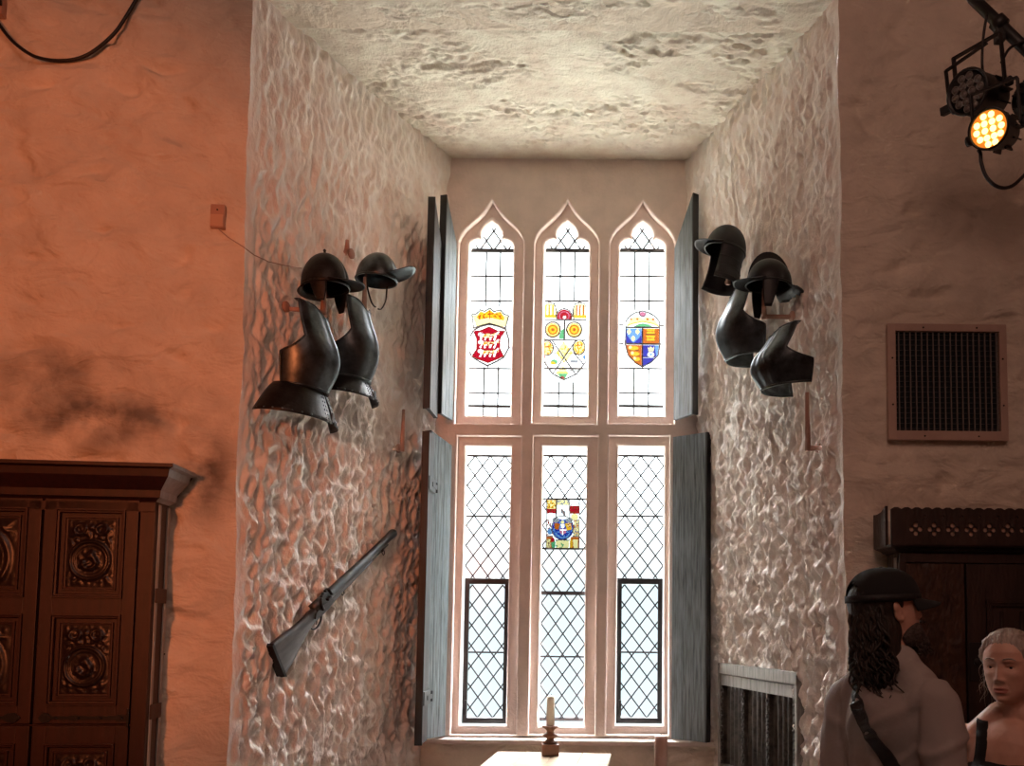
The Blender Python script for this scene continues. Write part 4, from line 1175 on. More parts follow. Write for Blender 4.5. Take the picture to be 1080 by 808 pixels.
def helmet(label, side, px, off, yaw, tilt, rx, ry, hz, comb=0, peak=(.09, .01), nape=None, cheeks=False, finial=False, hood=False, strap=False, roll=0, m=None, pw=68):
    m = m or M_armdark
    q, n, u = hit(side, px[0], px[1], off)
    M = frame(q, n) @ Matrix.Rotation(R(yaw), 4, 'Z') @ Matrix.Rotation(R(tilt), 4, 'X') @ Matrix.Rotation(R(roll), 4, 'Y')
    t = thing('helmet', label, 'helmet', M, 'old steel helmets on the reveals')
    rings = [(rx*math.cos(a), ry*math.cos(a), hz*math.sin(a), 0) for a in [R(-6+95.5*k/14) for k in range(15)]]
    d = MB().shell(rings, 0, 360, 40)
    d.build('skull', m, t, .004)
    e_ = MB()
    for a0 in (-4,):
        a = R(a0); e_.tube([(rx*1.01*math.cos(a)*math.sin(2*PI*k/40), -ry*1.01*math.cos(a)*math.cos(2*PI*k/40), hz*math.sin(a)) for k in range(41)], .006, 6, caps=False)
    e_.build('rim', m, t)
    if comb:
        poly = []; K = 18
        for k in range(K+1):
            a = R(8+164*k/K); poly.append((-ry*math.cos(a), hz*math.sin(a)+comb*math.sin(PI*k/K)**.6))
        for k in range(K, -1, -1):
            a = R(8+164*k/K); poly.append((-ry*.97*math.cos(a), hz*.97*math.sin(a)))
        c_ = MB()
        vs = [(s*.004*(1), y, z) for s in (-1, 1) for y, z in poly]; nn = len(poly)
        c_.add(vs, [list(range(nn)), [nn+i for i in range(nn)][::-1]]+[[i, (i+1) % nn, nn+(i+1) % nn, nn+i] for i in range(nn)])
        c_.build('comb', m, t)
    if finial: MB().lathe([(.012, 0), (.007, .006), (.006, .018), (.009, .024), (.004, .032)], 10, 0, Matrix.Translation((0, 0, hz*.985))).build('finial', m, t)
    if peak:
        pl, dz = peak; P = []
        for i in range(9):
            f = i/8; row = []
            for j in range(21):
                a = R(-pw+2*pw*j/20); c = math.cos(a*90/pw*.98)
                ext = pl*max(c, 0)**.7*f
                row.append(((rx+ext*.35)*math.sin(a), -(ry+.002)*math.cos(a)-ext, dz*f*max(c, 0)+.004-.018*f*abs(math.sin(a))))
            P.append(row)
        MB().grid(np.array(P), 0).build('peak', m, t, .004)
    if nape:
        ln, flare, lon = nape
        rg = [(rx*(1.01-.10*math.sin(PI*f)+flare*f*f*3), ry*(1.01-.10*math.sin(PI*f)+flare*f*f*4), .004-ln*f, .0) for f in [k/8 for k in range(9)]]
        MB().shell(rg, lon, 360-lon, 30).build('neck_guard', m, t, .004)
        l_ = MB()
        for k in (3, 5, 7, 8): l_.tube([(rg[k][0]*1.01*math.sin(R(lon+(360-2*lon)*j/30)), -rg[k][1]*1.01*math.cos(R(lon+(360-2*lon)*j/30)), rg[k][2]) for j in range(31)], .0035, 6)
        l_.build('neck_lames', m, t)
    if cheeks:
        for s in (1, -1):
            P = []
            for i in range(9):
                f = i/8; row = []
                for j in range(9):
                    v = -1+j/4.0; wd = 30*(1-.55*f*f)
                    a = R(s*(78-6*f+v*wd/2*1.4)); rr = 1.0-.10*f
                    row.append((rx*rr*math.sin(a), -ry*rr*math.cos(a), -.0-cheeks*f))
                P.append(row)
            MB().grid(np.array(P), 0).build('cheek_piece', m, t, .004)
    if strap:
        for s in (1, -1):
            MB().tube(smooth_path([Vector((s*rx*.95, 0, 0)), Vector((s*rx*.8, -.02, -.10)), Vector((s*.045, -.03, -.17)), Vector((s*.012, -.035, -.185))], 5), .006, 6, flat=.5).build('chin_strap', M_leather, t)
    return t
helmet('round pot helmet with a finial and cheek pieces, left of the long-peaked one', 'L', (343, 302), .20, 4, -3, .115, .130, .18, peak=(.10, -.025), cheeks=.12, finial=True, nape=(.035, .03, 120), pw=55)
helmet('skull-cap helmet with a long turned-up peak and chin strap, left reveal', 'L', (397, 294), .20, -4, 4, .105, .128, .155, peak=(.14, .045), pw=34, strap=True, roll=4, m=M_armour)
helmet('hood-shaped helmet with a deep neck guard beside the upper right shutter', 'R', (765, 264), .19, -4, -14, .108, .125, .155, peak=(.07, -.01), nape=(.235, .03, 62), m=M_iron)
helmet('combed helmet with pointed cheek piece, highest above the fluted breastplate', 'R', (811, 300), .19, -8, -2, .106, .124, .138, comb=.045, peak=(.075, -.01), cheeks=.16, nape=(.05, .13, 125), m=M_iron)
bracket('L', (299, 324), (341, 329), .20, 'pink bracket carrying the round pot helmet', .20)
bracket('L', (360, 320), (384, 326), .19, 'pink bracket carrying the helmet with the long peak', .19)
bracket('L', (418, 473), (424, 474), .26, 'empty pink bracket low beside the left shutters', .10)
bracket('R', (838, 334), (806, 334), .16, 'pink bracket carrying the combed helmet', .19)
bracket('R', (752, 299), (768, 298), .12, 'short bracket end just under the hood-shaped helmet', .17)
bracket('R', (866, 472), (852, 473), .29, 'empty-ended pink bracket below the fluted breastplate', .13)
bracket('L', (368, 268), (366, 262), .05, 'small pink peg between the two left helmets', .05)

# ------------------------------------------------------------------ blunderbuss
qa, na, _ = hit('L', 287, 690, .045); qb, nb, _ = hit('L', 416, 565, .045)
ax = (qb-qa).normalized(); L = (qb-qa).length; nn = na - ax*na.dot(ax); nn.normalize()
up_ = ax.cross(-nn); up_ = up_ if up_.z > 0 else -up_
yv = up_.cross(ax)
M = Matrix(((ax.x, yv.x, up_.x, qa.x), (ax.y, yv.y, up_.y, qa.y), (ax.z, yv.z, up_.z, qa.z), (0, 0, 0, 1)))
so_ = -1 if (yv.dot(na) < 0) else 1       # sign of the side facing the room
gun = thing('musket', 'old flintlock musket hung slantwise low on the left reveal', 'gun', M)
k = L/1.36
st_top = [(0, .055), (.10, .050), (.20, .034), (.30, .030), (.36, .034), (.42, .030), (.55, .018), (.80, .010), (1.05, .008)]
st_bot = [(1.05, -.010), (.80, -.020), (.60, -.032), (.50, -.038), (.42, -.040), (.36, -.042), (.30, -.056), (.20, -.090), (.10, -.125), (.02, -.148)]
def loft_stock():
    mb = MB(); xs_ = [0, .03, .08, .14, .2, .26, .31, .36, .42, .5, .6, .75, .9, 1.05]
    def itp(tab, x):
        tab = sorted(tab)
        return float(np.interp(x, [a for a, b in tab], [b for a, b in tab]))
    P = []
    for x in xs_:
        t_, b_ = itp(st_top, x), itp(st_bot, x)
        w = np.interp(x, [0, .05, .2, .3, .45, .6, 1.05], [.026, .027, .024, .020, .025, .020, .015])
        row = []
        for j in range(17):
            a = 2*PI*j/16; c, s = math.cos(a), math.sin(a)
            sq = lambda v: math.copysign(abs(v)**.65, v)
            row.append((x*k, sq(c)*w, (t_+b_)/2+sq(s)*(t_-b_)/2))
        P.append(row)
    mb.grid(np.array(P), 0)
    mb.add([p for p in P[0]], [list(range(17))], 0); mb.add([p for p in P[-1]], [list(range(17))[::-1]], 0)
    return mb
loft_stock().build('stock', M_gunwood, gun)
mb = MB(); mb.add([(-.004, y, z) for y, z in ((-.026, .052), (.026, .052), (.026, -.140), (-.026, -.140))]+[(.012, y, z) for y, z in ((-.0265, .057), (.0265, .057), (.0265, -.150), (-.0265, -.150))], [[0, 1, 2, 3], [7, 6, 5, 4], [0, 4, 5, 1], [1, 5, 6, 2], [2, 6, 7, 3], [3, 7, 4, 0]])
mb.build('butt_plate', M_iron, gun)
MB().tube([(.40*k, 0, .026), (.50*k, 0, .026), (.9*k, 0, .022), (1.28*k, 0, .022), (1.345*k, 0, .022), (1.36*k, 0, .022)], [.031, .029, .026, .025, .029, .027], 16).build('barrel', M_gunmetal, gun)
mz = MB().tube([(1.352*k, 0, .022), (1.362*k, 0, .022)], .013, 12); mz.build('muzzle', M_void, gun)
mb = MB(); s = so_
mb.prism([(.36*k, -.012), (.40*k, -.026), (.50*k, -.026), (.56*k, -.008), (.54*k, .012), (.44*k, .018), (.38*k, .010)], s*.024, s*.031); lo = mb.build('lock_plate', M_brass, gun)
mb = MB(); mb.tube([(.44*k, s*.036, .0), (.435*k, s*.040, .035), (.445*k, s*.040, .062), (.465*k, s*.038, .072)], [.010, .008, .007, .006], 8); mb.box((.472*k, s*.038, .076), (.03, .016, .014), 0, Euler((0, R(-20), 0)), .003); mb.build('cock', M_iron, lo)
mb = MB(); mb.box((.515*k, s*.036, .030), (.035, .022, .014), 0, None, .004); mb.box((.545*k, s*.036, .055), (.010, .020, .045), 0, Euler((0, R(-18), 0)), .003); mb.build('pan_and_frizzen', M_iron, lo)
mb = MB(); mb.tube(smooth_path([Vector((.33*k, 0, -.045)), Vector((.35*k, 0, -.072)), Vector((.39*k, 0, -.080)), Vector((.43*k, 0, -.066)), Vector((.455*k, 0, -.038))], 5), .0055, 8); mb.build('trigger_guard', M_iron, gun)
MB().tube([(.40*k, 0, -.038), (.395*k, 0, -.055), (.385*k, 0, -.066)], [.005, .004, .003], 6).build('trigger', M_iron, gun)
MB().tube([(.60*k, 0, -.030), (1.26*k, 0, -.014)], .0055, 8).build('ramrod', M_gunmetal, gun)
for x in (.68, 1.18):
    mb = MB().tube([(x*k-.012, 0, -.020+.006*(x > 1)), (x*k+.012, 0, -.020+.006*(x > 1))], .012, 10); mb.tube([(x*k-.004, .0, -.03), (x*k, .0, -.048), (x*k+.02, 0, -.046), (x*k+.022, 0, -.03)], .003, 6); mb.build('rod_pipe', M_brass, gun)
mb = MB().box((.56*k, 0, .055), (.03, .018, .016), 0, None, .003); mb.build('rear_sight', M_iron, gun)

# ------------------------------------------------------------------ wall cupboard in the right reveal
qa, nA, ua = hit('R', 761, 702, .02); qb, nB, ub = hit('R', 844, 708, .02)
mid = (qa+qb)/2; nrm = nA; nrm = Vector((nrm.x, nrm.y, 0)).normalized()
M0 = frame((mid.x, mid.y, 0), nrm); Mi = M0.inverted()
def nl(px, py):
    q = Mi @ on_plane(px, py, mid, nrm); return q.x, q.z
xa, zt_ = nl(760.5, 701); xb, _ = nl(844, 708)
if xa > xb: xa, xb = xb, xa
ztp = nl(802, 704)[1]; zbt = ztp-.78
M = frame((mid.x, mid.y, zbt), nrm)
nic = thing('wall_cupboard', 'small carved grey wall cupboard with three pleated panels, low in the right reveal', 'wall cupboard', M)
H = ztp-zbt
mb = MB(); w_ = .045
M_greyoak = mat('silvered oak frame', (.33, .31, .27), .5, dark=(.14, .13, .115), vscale=8, bump=.2, stretch=(6, 6, .7))
M_carv = mat('dark carved bars', (.075, .062, .05), .45, dark=(.02, .017, .015), vscale=20)
mb.b2(xa, xa+w_*.6, -.022, .08, 0, H, 0, .004); mb.b2(xb-w_*.6, xb, -.022, .08, 0, H, 0, .004); mb.b2(xa, xb, -.024, .08, H-.07, H, 0, .005); mb.b2(xa, xb, -.022, .08, 0, .06, 0, .005)
mb.build('outer_frame', M_greyoak, nic)
i0, i1 = xa+w_*.6+.004, xb-w_*.6-.004
mb = MB(); mb.b2(i0, i1, -.012, .06, H-.145, H-.074, 0, .004); mb.b2(i0, i1, -.012, .06, .063, .12, 0, .004)
dn = mb.build('door_rail', M_greyoak, nic)
zb_, zt_ = .121, H-.146
n3 = 3; wp = (i1-i0)/n3
for i in range(4):
    x = i0+wp*i; x = min(max(x, i0+.014), i1-.014)
    bmb = MB(); bmb.b2(x-.014, x+.014, -.008, .05, zb_, zt_, 0, .003)
    for kz in range(22):
        z = zb_+(zt_-zb_)*(kz+.5)/22; bmb.box((x+(.005 if kz % 2 else -.005), -.011, z), (.020, .012, .018), 0, Euler((0, R(45 if kz % 2 else -45), 0)), .004)
    bmb.build('carved_bar', M_carv, nic)
for i in range(3):
    q0 = i0+wp*i+.015+(.013 if i == 0 else 0); q1 = i0+wp*(i+1)-.015-(.013 if i == 2 else 0)
    Xg = np.linspace(q0, q1, 50); Zg = np.linspace(zb_, zt_, 12)
    XX, ZZ = np.meshgrid(Xg, Zg)
    ph = (XX-q0)/(q1-q0)*5*2*PI
    YY = .028-.010*np.cos(ph)*np.clip((zt_-ZZ)/.03, .2, 1)
    MB().grid(np.stack([XX, YY, ZZ], -1), 0).build('pleated_panel', M_carv, nic)
MB().b2(i0, i1, .052, .07, zb_, zt_).build('back_board', M_void, nic)

# ------------------------------------------------------------------ table, candlestick, candle stand
YT = 5.62
a = pt(524, 793, YT); b = pt(645, 795, YT); zt = a.z
wt = (b.x-a.x)
Mt = Matrix.Translation((a.x+wt/2, YT, 0)) @ Matrix.Rotation(R(-3.0), 4, 'Z')
tb = thing('table', 'pale board table under the window with a candlestick on it', 'table', Mt)
mb = MB(); dp = .95
for i in range(4): mb.b2(-wt/2+wt*i/4+.001, -wt/2+wt*(i+1)/4, -dp, 0, zt-.035, zt, 0, .006)
mb.build('tabletop', M_table, tb)
mb = MB(); mb.b2(-wt/2+.05, wt/2-.05, -dp+.06, -dp+.085, zt-.13, zt-.036, 0, .003); mb.b2(-wt/2+.05, wt/2-.05, -.085, -.06, zt-.13, zt-.036, 0, .003)
mb.build('apron', M_turned, tb)
for sx in (-1, 1):
    for y in (-.09, -dp+.09):
        x = sx*(wt/2-.07)
        MB().lathe([(.035, 0), (.035, .12), (.022, .14), (.034, .24), (.022, .40), (.034, zt-.20), (.035, zt-.18), (.035, zt-.036)], 14, 0, Matrix.Translation((x, y, 0))).build('leg', M_turned, tb)
p = pt(580, 799, 5.50)
c_ = Vector((p.x, 5.50, zt))
M = Matrix.Translation(c_)
cs = thing('candlestick', 'turned wooden candlestick with square foot on the pale table', 'candlestick', M)
MB().box((0, 0, .037), (.108, .108, .072), 0, Euler((0, 0, R(8))), .006).build('foot', M_turned, cs)
MB().lathe([(.040, .0735), (.050, .080), (.030, .092), (.022, .104), (.034, .114), (.050, .122), (.050, .128), (.030, .140), (.022, .152), (.034, .166), (.052, .176), (.054, .186), (.030, .187)], 24).build('stem', M_turned, cs)
zcd = c_.z+.1875
hcd = pt(579.5, 734, 5.50).z-zcd
cd_ = thing('candle', 'slim ivory candle standing in the turned candlestick', 'candle', Matrix.Translation((c_.x, c_.y, zcd)))
MB().lathe([(.0265, 0), (.0265, hcd*.6), (.0255, hcd-.006), (.018, hcd), (.008, hcd-.003)], 20).build('wax', M_wax, cd_)
MB().tube([(0, 0, hcd-.005), (.001, 0, hcd+.006), (.004, 0, hcd+.014)], .0018, 6).build('wick', M_cable, cd_)
# tall pinkish candle on a floor stand, nearer
YS = 4.75
p = pt(697, 800, YS); ztopc = pt(697, 776, YS).z
zb2 = ztopc-.32
sd = thing('candle_stand', 'turned floor stand under the pinkish candle at the foot of the picture', 'candle stand', Matrix.Translation((p.x, YS, 0)))
MB().lathe([(.15, 0), (.15, .025), (.06, .06), (.03, .10)], 24).build('base', M_turned, sd)
MB().lathe([(.028, .1005), (.022, .25), (.030, .32), (.020, .40), (.028, zb2-.06), (.03, zb2-.03)], 18).build('stem', M_turned, sd)
MB().lathe([(.03, zb2-.0295), (.07, zb2-.012), (.072, zb2)], 24).build('drip_pan', M_iron, sd)
c2 = thing('candle', 'thick pinkish candle in front of the window sill, right of the table', 'candle', Matrix.Translation((p.x, YS, zb2+.0005)))
h2 = ztopc-zb2
MB().lathe([(.036, 0), (.036, h2-.02), (.033, h2-.004), (.020, h2), (.010, h2-.004)], 24).build('wax', M_wax2, c2)
MB().tube([(0, 0, h2-.006), (.001, 0, h2+.005), (-.003, 0, h2+.012)], .002, 6).build('wick', M_cable, c2)

# ------------------------------------------------------------------ stage lamps
def par_can(label, loc, aim, r, length, lit, leds, cat='stage lamp'):
    d = (Vector(aim)-Vector(loc)).normalized()
    M = frame(loc, d)
    t = thing('stage_lamp', label, cat, M, 'stage lamps at the top right')
    X = Matrix.Rotation(R(90), 4, 'X')    # lathe z -> -y
    MB().lathe([(r*.55, -length), (r*.80, -length*.92), (r*.86, -length*.45), (r*.98, -length*.40), (r*.98, -.005), (r*1.06, -.004), (r*1.06, .012), (r*.95, .012), (r*.93, -.012)], 32, 0, X).build('housing', M_lamp, t)
    fin = MB()
    for kf in range(10):
        an = 2*PI*kf/10; fin.box((r*.90*math.cos(an), length*.68, r*.90*math.sin(an)), (.006, length*.4, .022), 0, Euler((0, -an+PI/2, 0)))
    fin.build('cooling_fins', M_lamp, t)
    f_ = MB().lathe([(r*.93, -.004), (r*.93, 0), (.0, .0005)], 32, 0, X).build('face_plate', M_ledglow if lit else M_ledface, t)
    for (x, z) in leds:
        lr = r*.165
        mb = MB().lathe([(lr, .0006), (lr*.9, .006), (lr*.5, .010), (0, .011)], 14, 0, Matrix.Translation((x*r, 0, z*r)) @ X, True)
        if not lit: mb.lathe([(lr*1.12, .0006), (lr*1.12, .008), (lr*.95, .008), (lr*.95, .0006)], 14, 1, Matrix.Translation((x*r, 0, z*r)) @ X, True)
        mb.build('led_lens', [M_ledon if lit else M_ledoff, M_grille], f_)
    return t, M
LE = [(-.2, .68), (.2, .68), (-.58, .34), (-.2, .32), (.2, .32), (.58, .34), (-.64, -.03), (-.21, -.04), (.21, -.04), (.64, -.03), (-.5, -.40), (-.15, -.42), (.22, -.42), (.55, -.40), (-.12, -.75), (.24, -.75)]
YP = 3.5
l1 = pt(1021, 97, YP); l2 = pt(1043, 136, YP-.36)
t1, M1 = par_can('dark unlit stage lamp with rings of lenses, above the glowing one', l1, l1+Vector((-1.0, -.75, -.30)), .088, .24, False, LE)
t2, M2 = par_can('glowing amber stage lamp at the top right', l2, l2+Vector((-.75, -.85, -.40)), .071, .23, True, LE)
def yoke(t, r, length, rise, lean, tube=.010):
    Yy = length*.45
    for kx, rr in ((1.0, r*1.22), (.0, 0)):
        if not kx: break
        mb = MB()
        pts_ = [(-rr, Yy, 0), (-rr, Yy+lean, rise), (rr, Yy+lean, rise), (rr, Yy, 0)]
        for a_, b_ in zip(pts_, pts_[1:]): mb.bar(a_, b_, .028, .007, 0, up=(1, 0, 0) if abs(a_[0]-b_[0]) < 1e-6 else (0, 0, 1), bevel=.001)
        mb.build('yoke', M_lamp, t)
        kn = MB()
        for s in (-1, 1): kn.lathe([(.014, 0), (.020, .008), (.020, .026), (.012, .03)], 12, 0, Matrix.Translation((s*(rr+.002), Yy, 0)) @ Matrix.Rotation(R(90)*s, 4, 'Y'))
        kn.build('yoke_knob', M_lamp, t)
yoke(t1, .088, .24, .215, .02); yoke(t2, .071, .23, .17, .03)
mb = MB(); mb.bar((-.135, .09, .0), (-.135, .10, .17), .024, .006, 0, up=(1, 0, 0)); mb.bar((-.135, .10, .17), (.05, .12, .20), .024, .006); mb.build('floor_bracket', M_lamp, t1)
MB().box((-.125, .04, -.012), (.05, .03, .035), 0, None, .004).build('frame_clip', M_lamp, t1)
# lighting bar, with a clamp for each lamp
p0 = pt(1034, 6, YP+.06); p1 = pt(1092, 62, YP+.02)
dv = (p1-p0).normalized()
pe = p0 + dv*.62
M = Matrix.Translation(p0)
br = thing('lighting_bar', 'black lighting bar sloping out of the picture at the top right corner', 'lighting bar', M)
MB().tube([Vector((0, 0, 0))-dv*.06, pe-p0], .024, 14).build('bar', M_lamp, br)
MB().tube([dv*.50, dv*.50+Vector((0, 0, ROOMZ-p0.z))], .012, 10).build('drop_rod', M_lamp, br)
for kk in (.12, .34):
    c_ = dv*kk; mb = MB().tube([c_-dv*.022, c_+dv*.022], .036, 14); mb.box(c_+Vector((0, 0, -.05)), (.04, .04, .07), 0, None, .006); mb.build('hook_clamp', M_lamp, br)
l3 = pt(1086, 78, YP-.2)
t3, M3 = par_can('third black stage lamp cut by the right edge of the picture', l3+Vector((.22, .10, .02)), l3+Vector((.8, -.9, -.2)), .085, .24, False, LE)
yoke(t3, .085, .24, .16, .0)
cp = [l2+Vector((-.01, .07, -.045)), pt(1034, 162, YP-.3), pt(1035, 172, YP-.3), pt(1040, 186, YP-.3), pt(1050, 196, YP-.3), pt(1062, 198, YP-.28), pt(1074, 191, YP-.25), pt(1092, 168, YP-.15), pt(1108, 120, YP-.05), p0+dv*.45-Vector((0, 0, .03))]
tag(MB().tube(smooth_path(cp), .007, 8).build('lamp_cable', M_cable), 'black cable looping below the glowing stage lamp', 'cable')
cp = [pt(1041, 14, YP), pt(1037, 40, YP), pt(1036, 70, YP), pt(1040, 92, YP+.05)]
tag(MB().tube(smooth_path(cp), .006, 8).build('lamp_cable', M_cable), 'thin black cable dropping from the bar to the dark stage lamp', 'cable')
cp = [pt(1056, 66, YP), pt(1064, 52, YP), pt(1074, 46, YP), pt(1090, 40, YP)]
tag(MB().tube(smooth_path(cp), .006, 8).build('lamp_cable', M_cable), 'black cable curving from the dark stage lamp to the right edge', 'cable')
# ------------------------------------------------------------------ people
HT = np.array([(-.1165, .012, .046, -.030), (-.113, .024, .062, -.012), (-.106, .036, .073, .012), (-.093, .048, .0785, .040), (-.075, .0585, .081, .066), (-.050, .066, .082, .086), (-.025, .0715, .0835, .098),
               (.000, .0745, .0855, .104), (.025, .0755, .090, .105), (.050, .0735, .088, .101), (.075, .0665, .077, .091), (.095, .0525, .061, .073), (.108, .033, .040, .049), (.1145, .014, .018, .024)])
def _sm(z, c):
    return np.interp(z, HT[:, 0], HT[:, c])
def _g(x, z, cx, cz, sx, sz): return np.exp(-((x-cx)/sx)**2-((z-cz)/sz)**2)
def features(x, z, fem):
    """how far the face stands out from the plain head at (x, z)"""
    ax = np.abs(x); k = .85 if fem else 1.0
    nz = np.interp(z, [-.056, -.050, -.043, -.036, -.010, .012, .024], [0, .003, .018, .0245, .0145, .006, 0])
    d = nz*k*np.exp(-(x/np.interp(z, [-.05, -.036, 0, .02], [.0125, .0105, .0075, .010]))**2)
    d = d + .0095*k*_g(ax, z, .0125, -.0405, .0065, .0065)
    d = d - .0095*_g(ax, z, .031, .001, .016, .0115) - .005*_g(ax, z, .015, .004, .007, .009)
    d = d + .0050*k*_g(ax, z, .029, .0225, .022, .0065) + .0055*_g(ax, z, .043, -.022, .019, .014) - .0025*_g(ax, z, .043, -.068, .014, .018)
    lid = .0082-((ax-.031)/.0155)**2*.0068; d = d + .0052*np.exp(-((z-lid)/.0026)**2)*np.exp(-((ax-.031)/.0145)**4)
    low = -.0058+((ax-.031)/.0155)**2*.0045; d = d + .0034*np.exp(-((z-low)/.0024)**2)*np.exp(-((ax-.031)/.0145)**4)
    d = d + .0020*_g(ax, z, 0, -.058, .010, .006) + .0058*_g(ax, z, 0, -.0665, .0175, .0042) + .0062*_g(ax, z, 0, -.0790, .0155, .0050)
    d = d - .0052*np.exp(-((z+.0722+.0012*np.cos(ax*160))/.0021)**2)*np.exp(-(ax/.023)**4)
    d = d - .0045*_g(ax, z, 0, -.0905, .017, .0055) + .0050*_g(ax, z, 0, -.1035, .017, .0095)
    fold = .0022*np.exp(-((ax-(.020+.30*(-.043-z)))/.0035)**2)*np.exp(-((z+.060)/.014)**2)
    return d - fold
def face_y(x, z, fem=True):
    w, f = _sm(z, 1), _sm(z, 2); q = min(.999, abs(x)/w)
    return float(-(f*(1-q**2.3)**(1/2.3)) - features(x, z, fem))
def head_points(fem, off=0.0, nl=180, zs=None):
    zs = np.concatenate([np.linspace(-.1165, .108, 150), [.1105, .1128, .1145]]) if zs is None else zs
    L, Z = np.meshgrid(np.linspace(0, 2*np.pi, nl, endpoint=False), zs)
    w, f, b = _sm(Z, 1)+off, _sm(Z, 2)+off, _sm(Z, 3)+off
    s, c = np.sin(L), np.cos(L); p = 2/2.3
    X = w*np.sign(s)*np.abs(s)**p
    mid = np.minimum(0, (b-.03))*0.5
    Y = np.where(c > 0, -f*np.abs(c)**p, b*np.abs(c)**.95)
    Y = np.where(b < 0.0, np.where(c > 0, -f*np.abs(c)**p + 0*b, b*np.abs(c)), Y)
    front = np.clip(c*1.6, 0, 1)
    Y = Y - front*features(X, Z, fem)
    return X, Y, Z, L
def head_prims(fem):
    X, Y, Z, L = head_points(fem)
    a, b = X.shape; vs = np.stack([X, Y, Z], -1).reshape(-1, 3); fs = []
    for i in range(a-1):
        for j in range(b):
            j2 = (j+1) % b; fs.append((i*b+j, i*b+j2, (i+1)*b+j2, (i+1)*b+j))
    fs.append(tuple(range(b))[::-1]); fs.append(tuple((a-1)*b+j for j in range(b)))
    P = [('m', [tuple(v) for v in vs], fs)]
    for s in (-1, 1):
        P += [('e', (s*.0765, .016, -.004), (.0065, .017, .030), (10, 0, -s*20)), ('e', (s*.0815, .020, .010), (.0050, .017, .017), (0, 0, -s*26)), ('e', (s*.0765, .008, -.027), (.006, .009, .010))]
    return P
def hair_shell(fem, line, off, seed, amp=.004):
    """hair lying on the skull above a hairline; a closed skin with combed ridges"""
    zs = np.concatenate([np.linspace(-.10, .106, 90), [.110, .1145]])
    X, Y, Z, L = head_points(fem, 0.0, 200, zs)
    lon = np.degrees(np.arccos(np.cos(L)))
    inside = Z - np.interp(lon, [a for a, b in line], [b for a, b in line])
    inside = inside + .006*pnoise(np.sin(L)*9, np.cos(L)*9, seed)
    t = np.clip(inside/.022, -.3, 1)
    comb = pnoise(Z*150+np.sin(L)*4, lon*.035, seed+2)
    o = off*t + amp*comb*np.clip(t, 0, 1)
    k = np.stack([X, Y, Z], -1); c = np.array([0, .012, .0]); dv = k-c; dv /= np.linalg.norm(dv, axis=-1, keepdims=True)
    return k + dv*o[..., None], inside
def hand_prims(s, wr, side):
    """hanging hand, palm towards the thigh; five fingers of different lengths"""
    w = Vector(wr); P = []
    P.append(('c', w, w+Vector((0, -.005, -.03)), .026, .024))
    for j, y in enumerate((-.030, -.010, .010, .029)):
        P.append(('c', w+Vector((0, y*.55-.005, -.02)), w+Vector((0, y-.008, -.088)), .016, .0115))
    for y, L, fan in ((-.033, .072, -.010), (-.011, .080, -.004), (.0115, .074, .004), (.033, .058, .011)):
        a = w+Vector((0, y-.008, -.085)); b = a+Vector((-side*.004, fan*.5, -L*.45)); c = b+Vector((-side*.012, fan*.3, -L*.30)); d = c+Vector((-side*.016, fan*.2, -L*.22))
        P += [('c', a, b, .0092, .0085), ('c', b, c, .0085, .0078), ('c', c, d, .0078, .0068)]
    a = w+Vector((-side*.006, -.026, -.025)); b = a+Vector((-side*.012, -.030, -.030)); c = b+Vector((-side*.008, -.012, -.030)); d = c+Vector((-side*.004, -.002, -.022))
    P += [('c', a, b, .014, .011), ('c', b, c, .011, .0095), ('c', c, d, .0095, .0075)]
    return P
def body_prims(fem, grow=0.0, parts='all'):
    g = grow; P = []
    sw = .165 if fem else .178
    tw = .92 if fem else 1.0
    if parts in ('all', 'torso'):
        P += [('e', (0, .0, 1.30), (.155*tw+g, .105+g, .17+g)), ('e', (0, -.015, 1.20), (.150*tw+g, .108+g, .17+g)), ('e', (0, 0, 1.05), (.155+g, .115+g, .17+g)), ('e', (0, .01, .94), (.172+g, .125+g, .12+g)),
              ('c', (-sw*.86, .012, 1.375), (sw*.86, .012, 1.375), .050+g, .050+g), ('c', (-.05, .015, 1.455), (.05, .015, 1.455), .042+g, .042+g),
              ('c', (-sw*.8, .012, 1.378), (-.035, .015, 1.475), .045+g, .045+g*.6), ('c', (sw*.8, .012, 1.378), (.035, .015, 1.475), .045+g, .045+g*.6),
              ('e', (0, .030, 1.31), (.125+g, .085+g, .14))]
        if fem: P += [('e', (-.072, -.085, 1.24), (.068+g, .058+g, .062+g)), ('e', (.072, -.085, 1.24), (.068+g, .058+g, .062+g))]
    if parts == 'all':
        P += [('c', (0, .018, 1.44), (0, .006, 1.575), .056 if not fem else .049, .052 if not fem else .045)]
    for s in (-1, 1):
        sh = (s*sw, .012, 1.388 if fem else 1.368); el = (s*(sw+.055), .03, 1.12); wr = (s*(sw+.055), -.03, .875)
        if parts == 'all':
            P += [('c', sh, el, .050 if not fem else .046, .040 if not fem else .036), ('c', el, wr, .040 if not fem else .036, .027), ('e', (s*(sw+.05), .02, 1.05), (.042, .044, .08))]
            P += hand_prims(1, wr, s)
            P += [('c', (s*.09, 0, .92), (s*.10, -.01, .50), .088, .058), ('c', (s*.10, -.01, .50), (s*.10, .02, .09), .056, .036), ('e', (s*.10, .025, .36), (.05, .056, .13)),
                  ('c', (s*.10, .03, .045), (s*.105, -.13, .03), .040, .028)]
    return P
def assign_mat(me, fn, idx):
    for p in me.polygons:
        if fn(p.center): p.material_index = idx
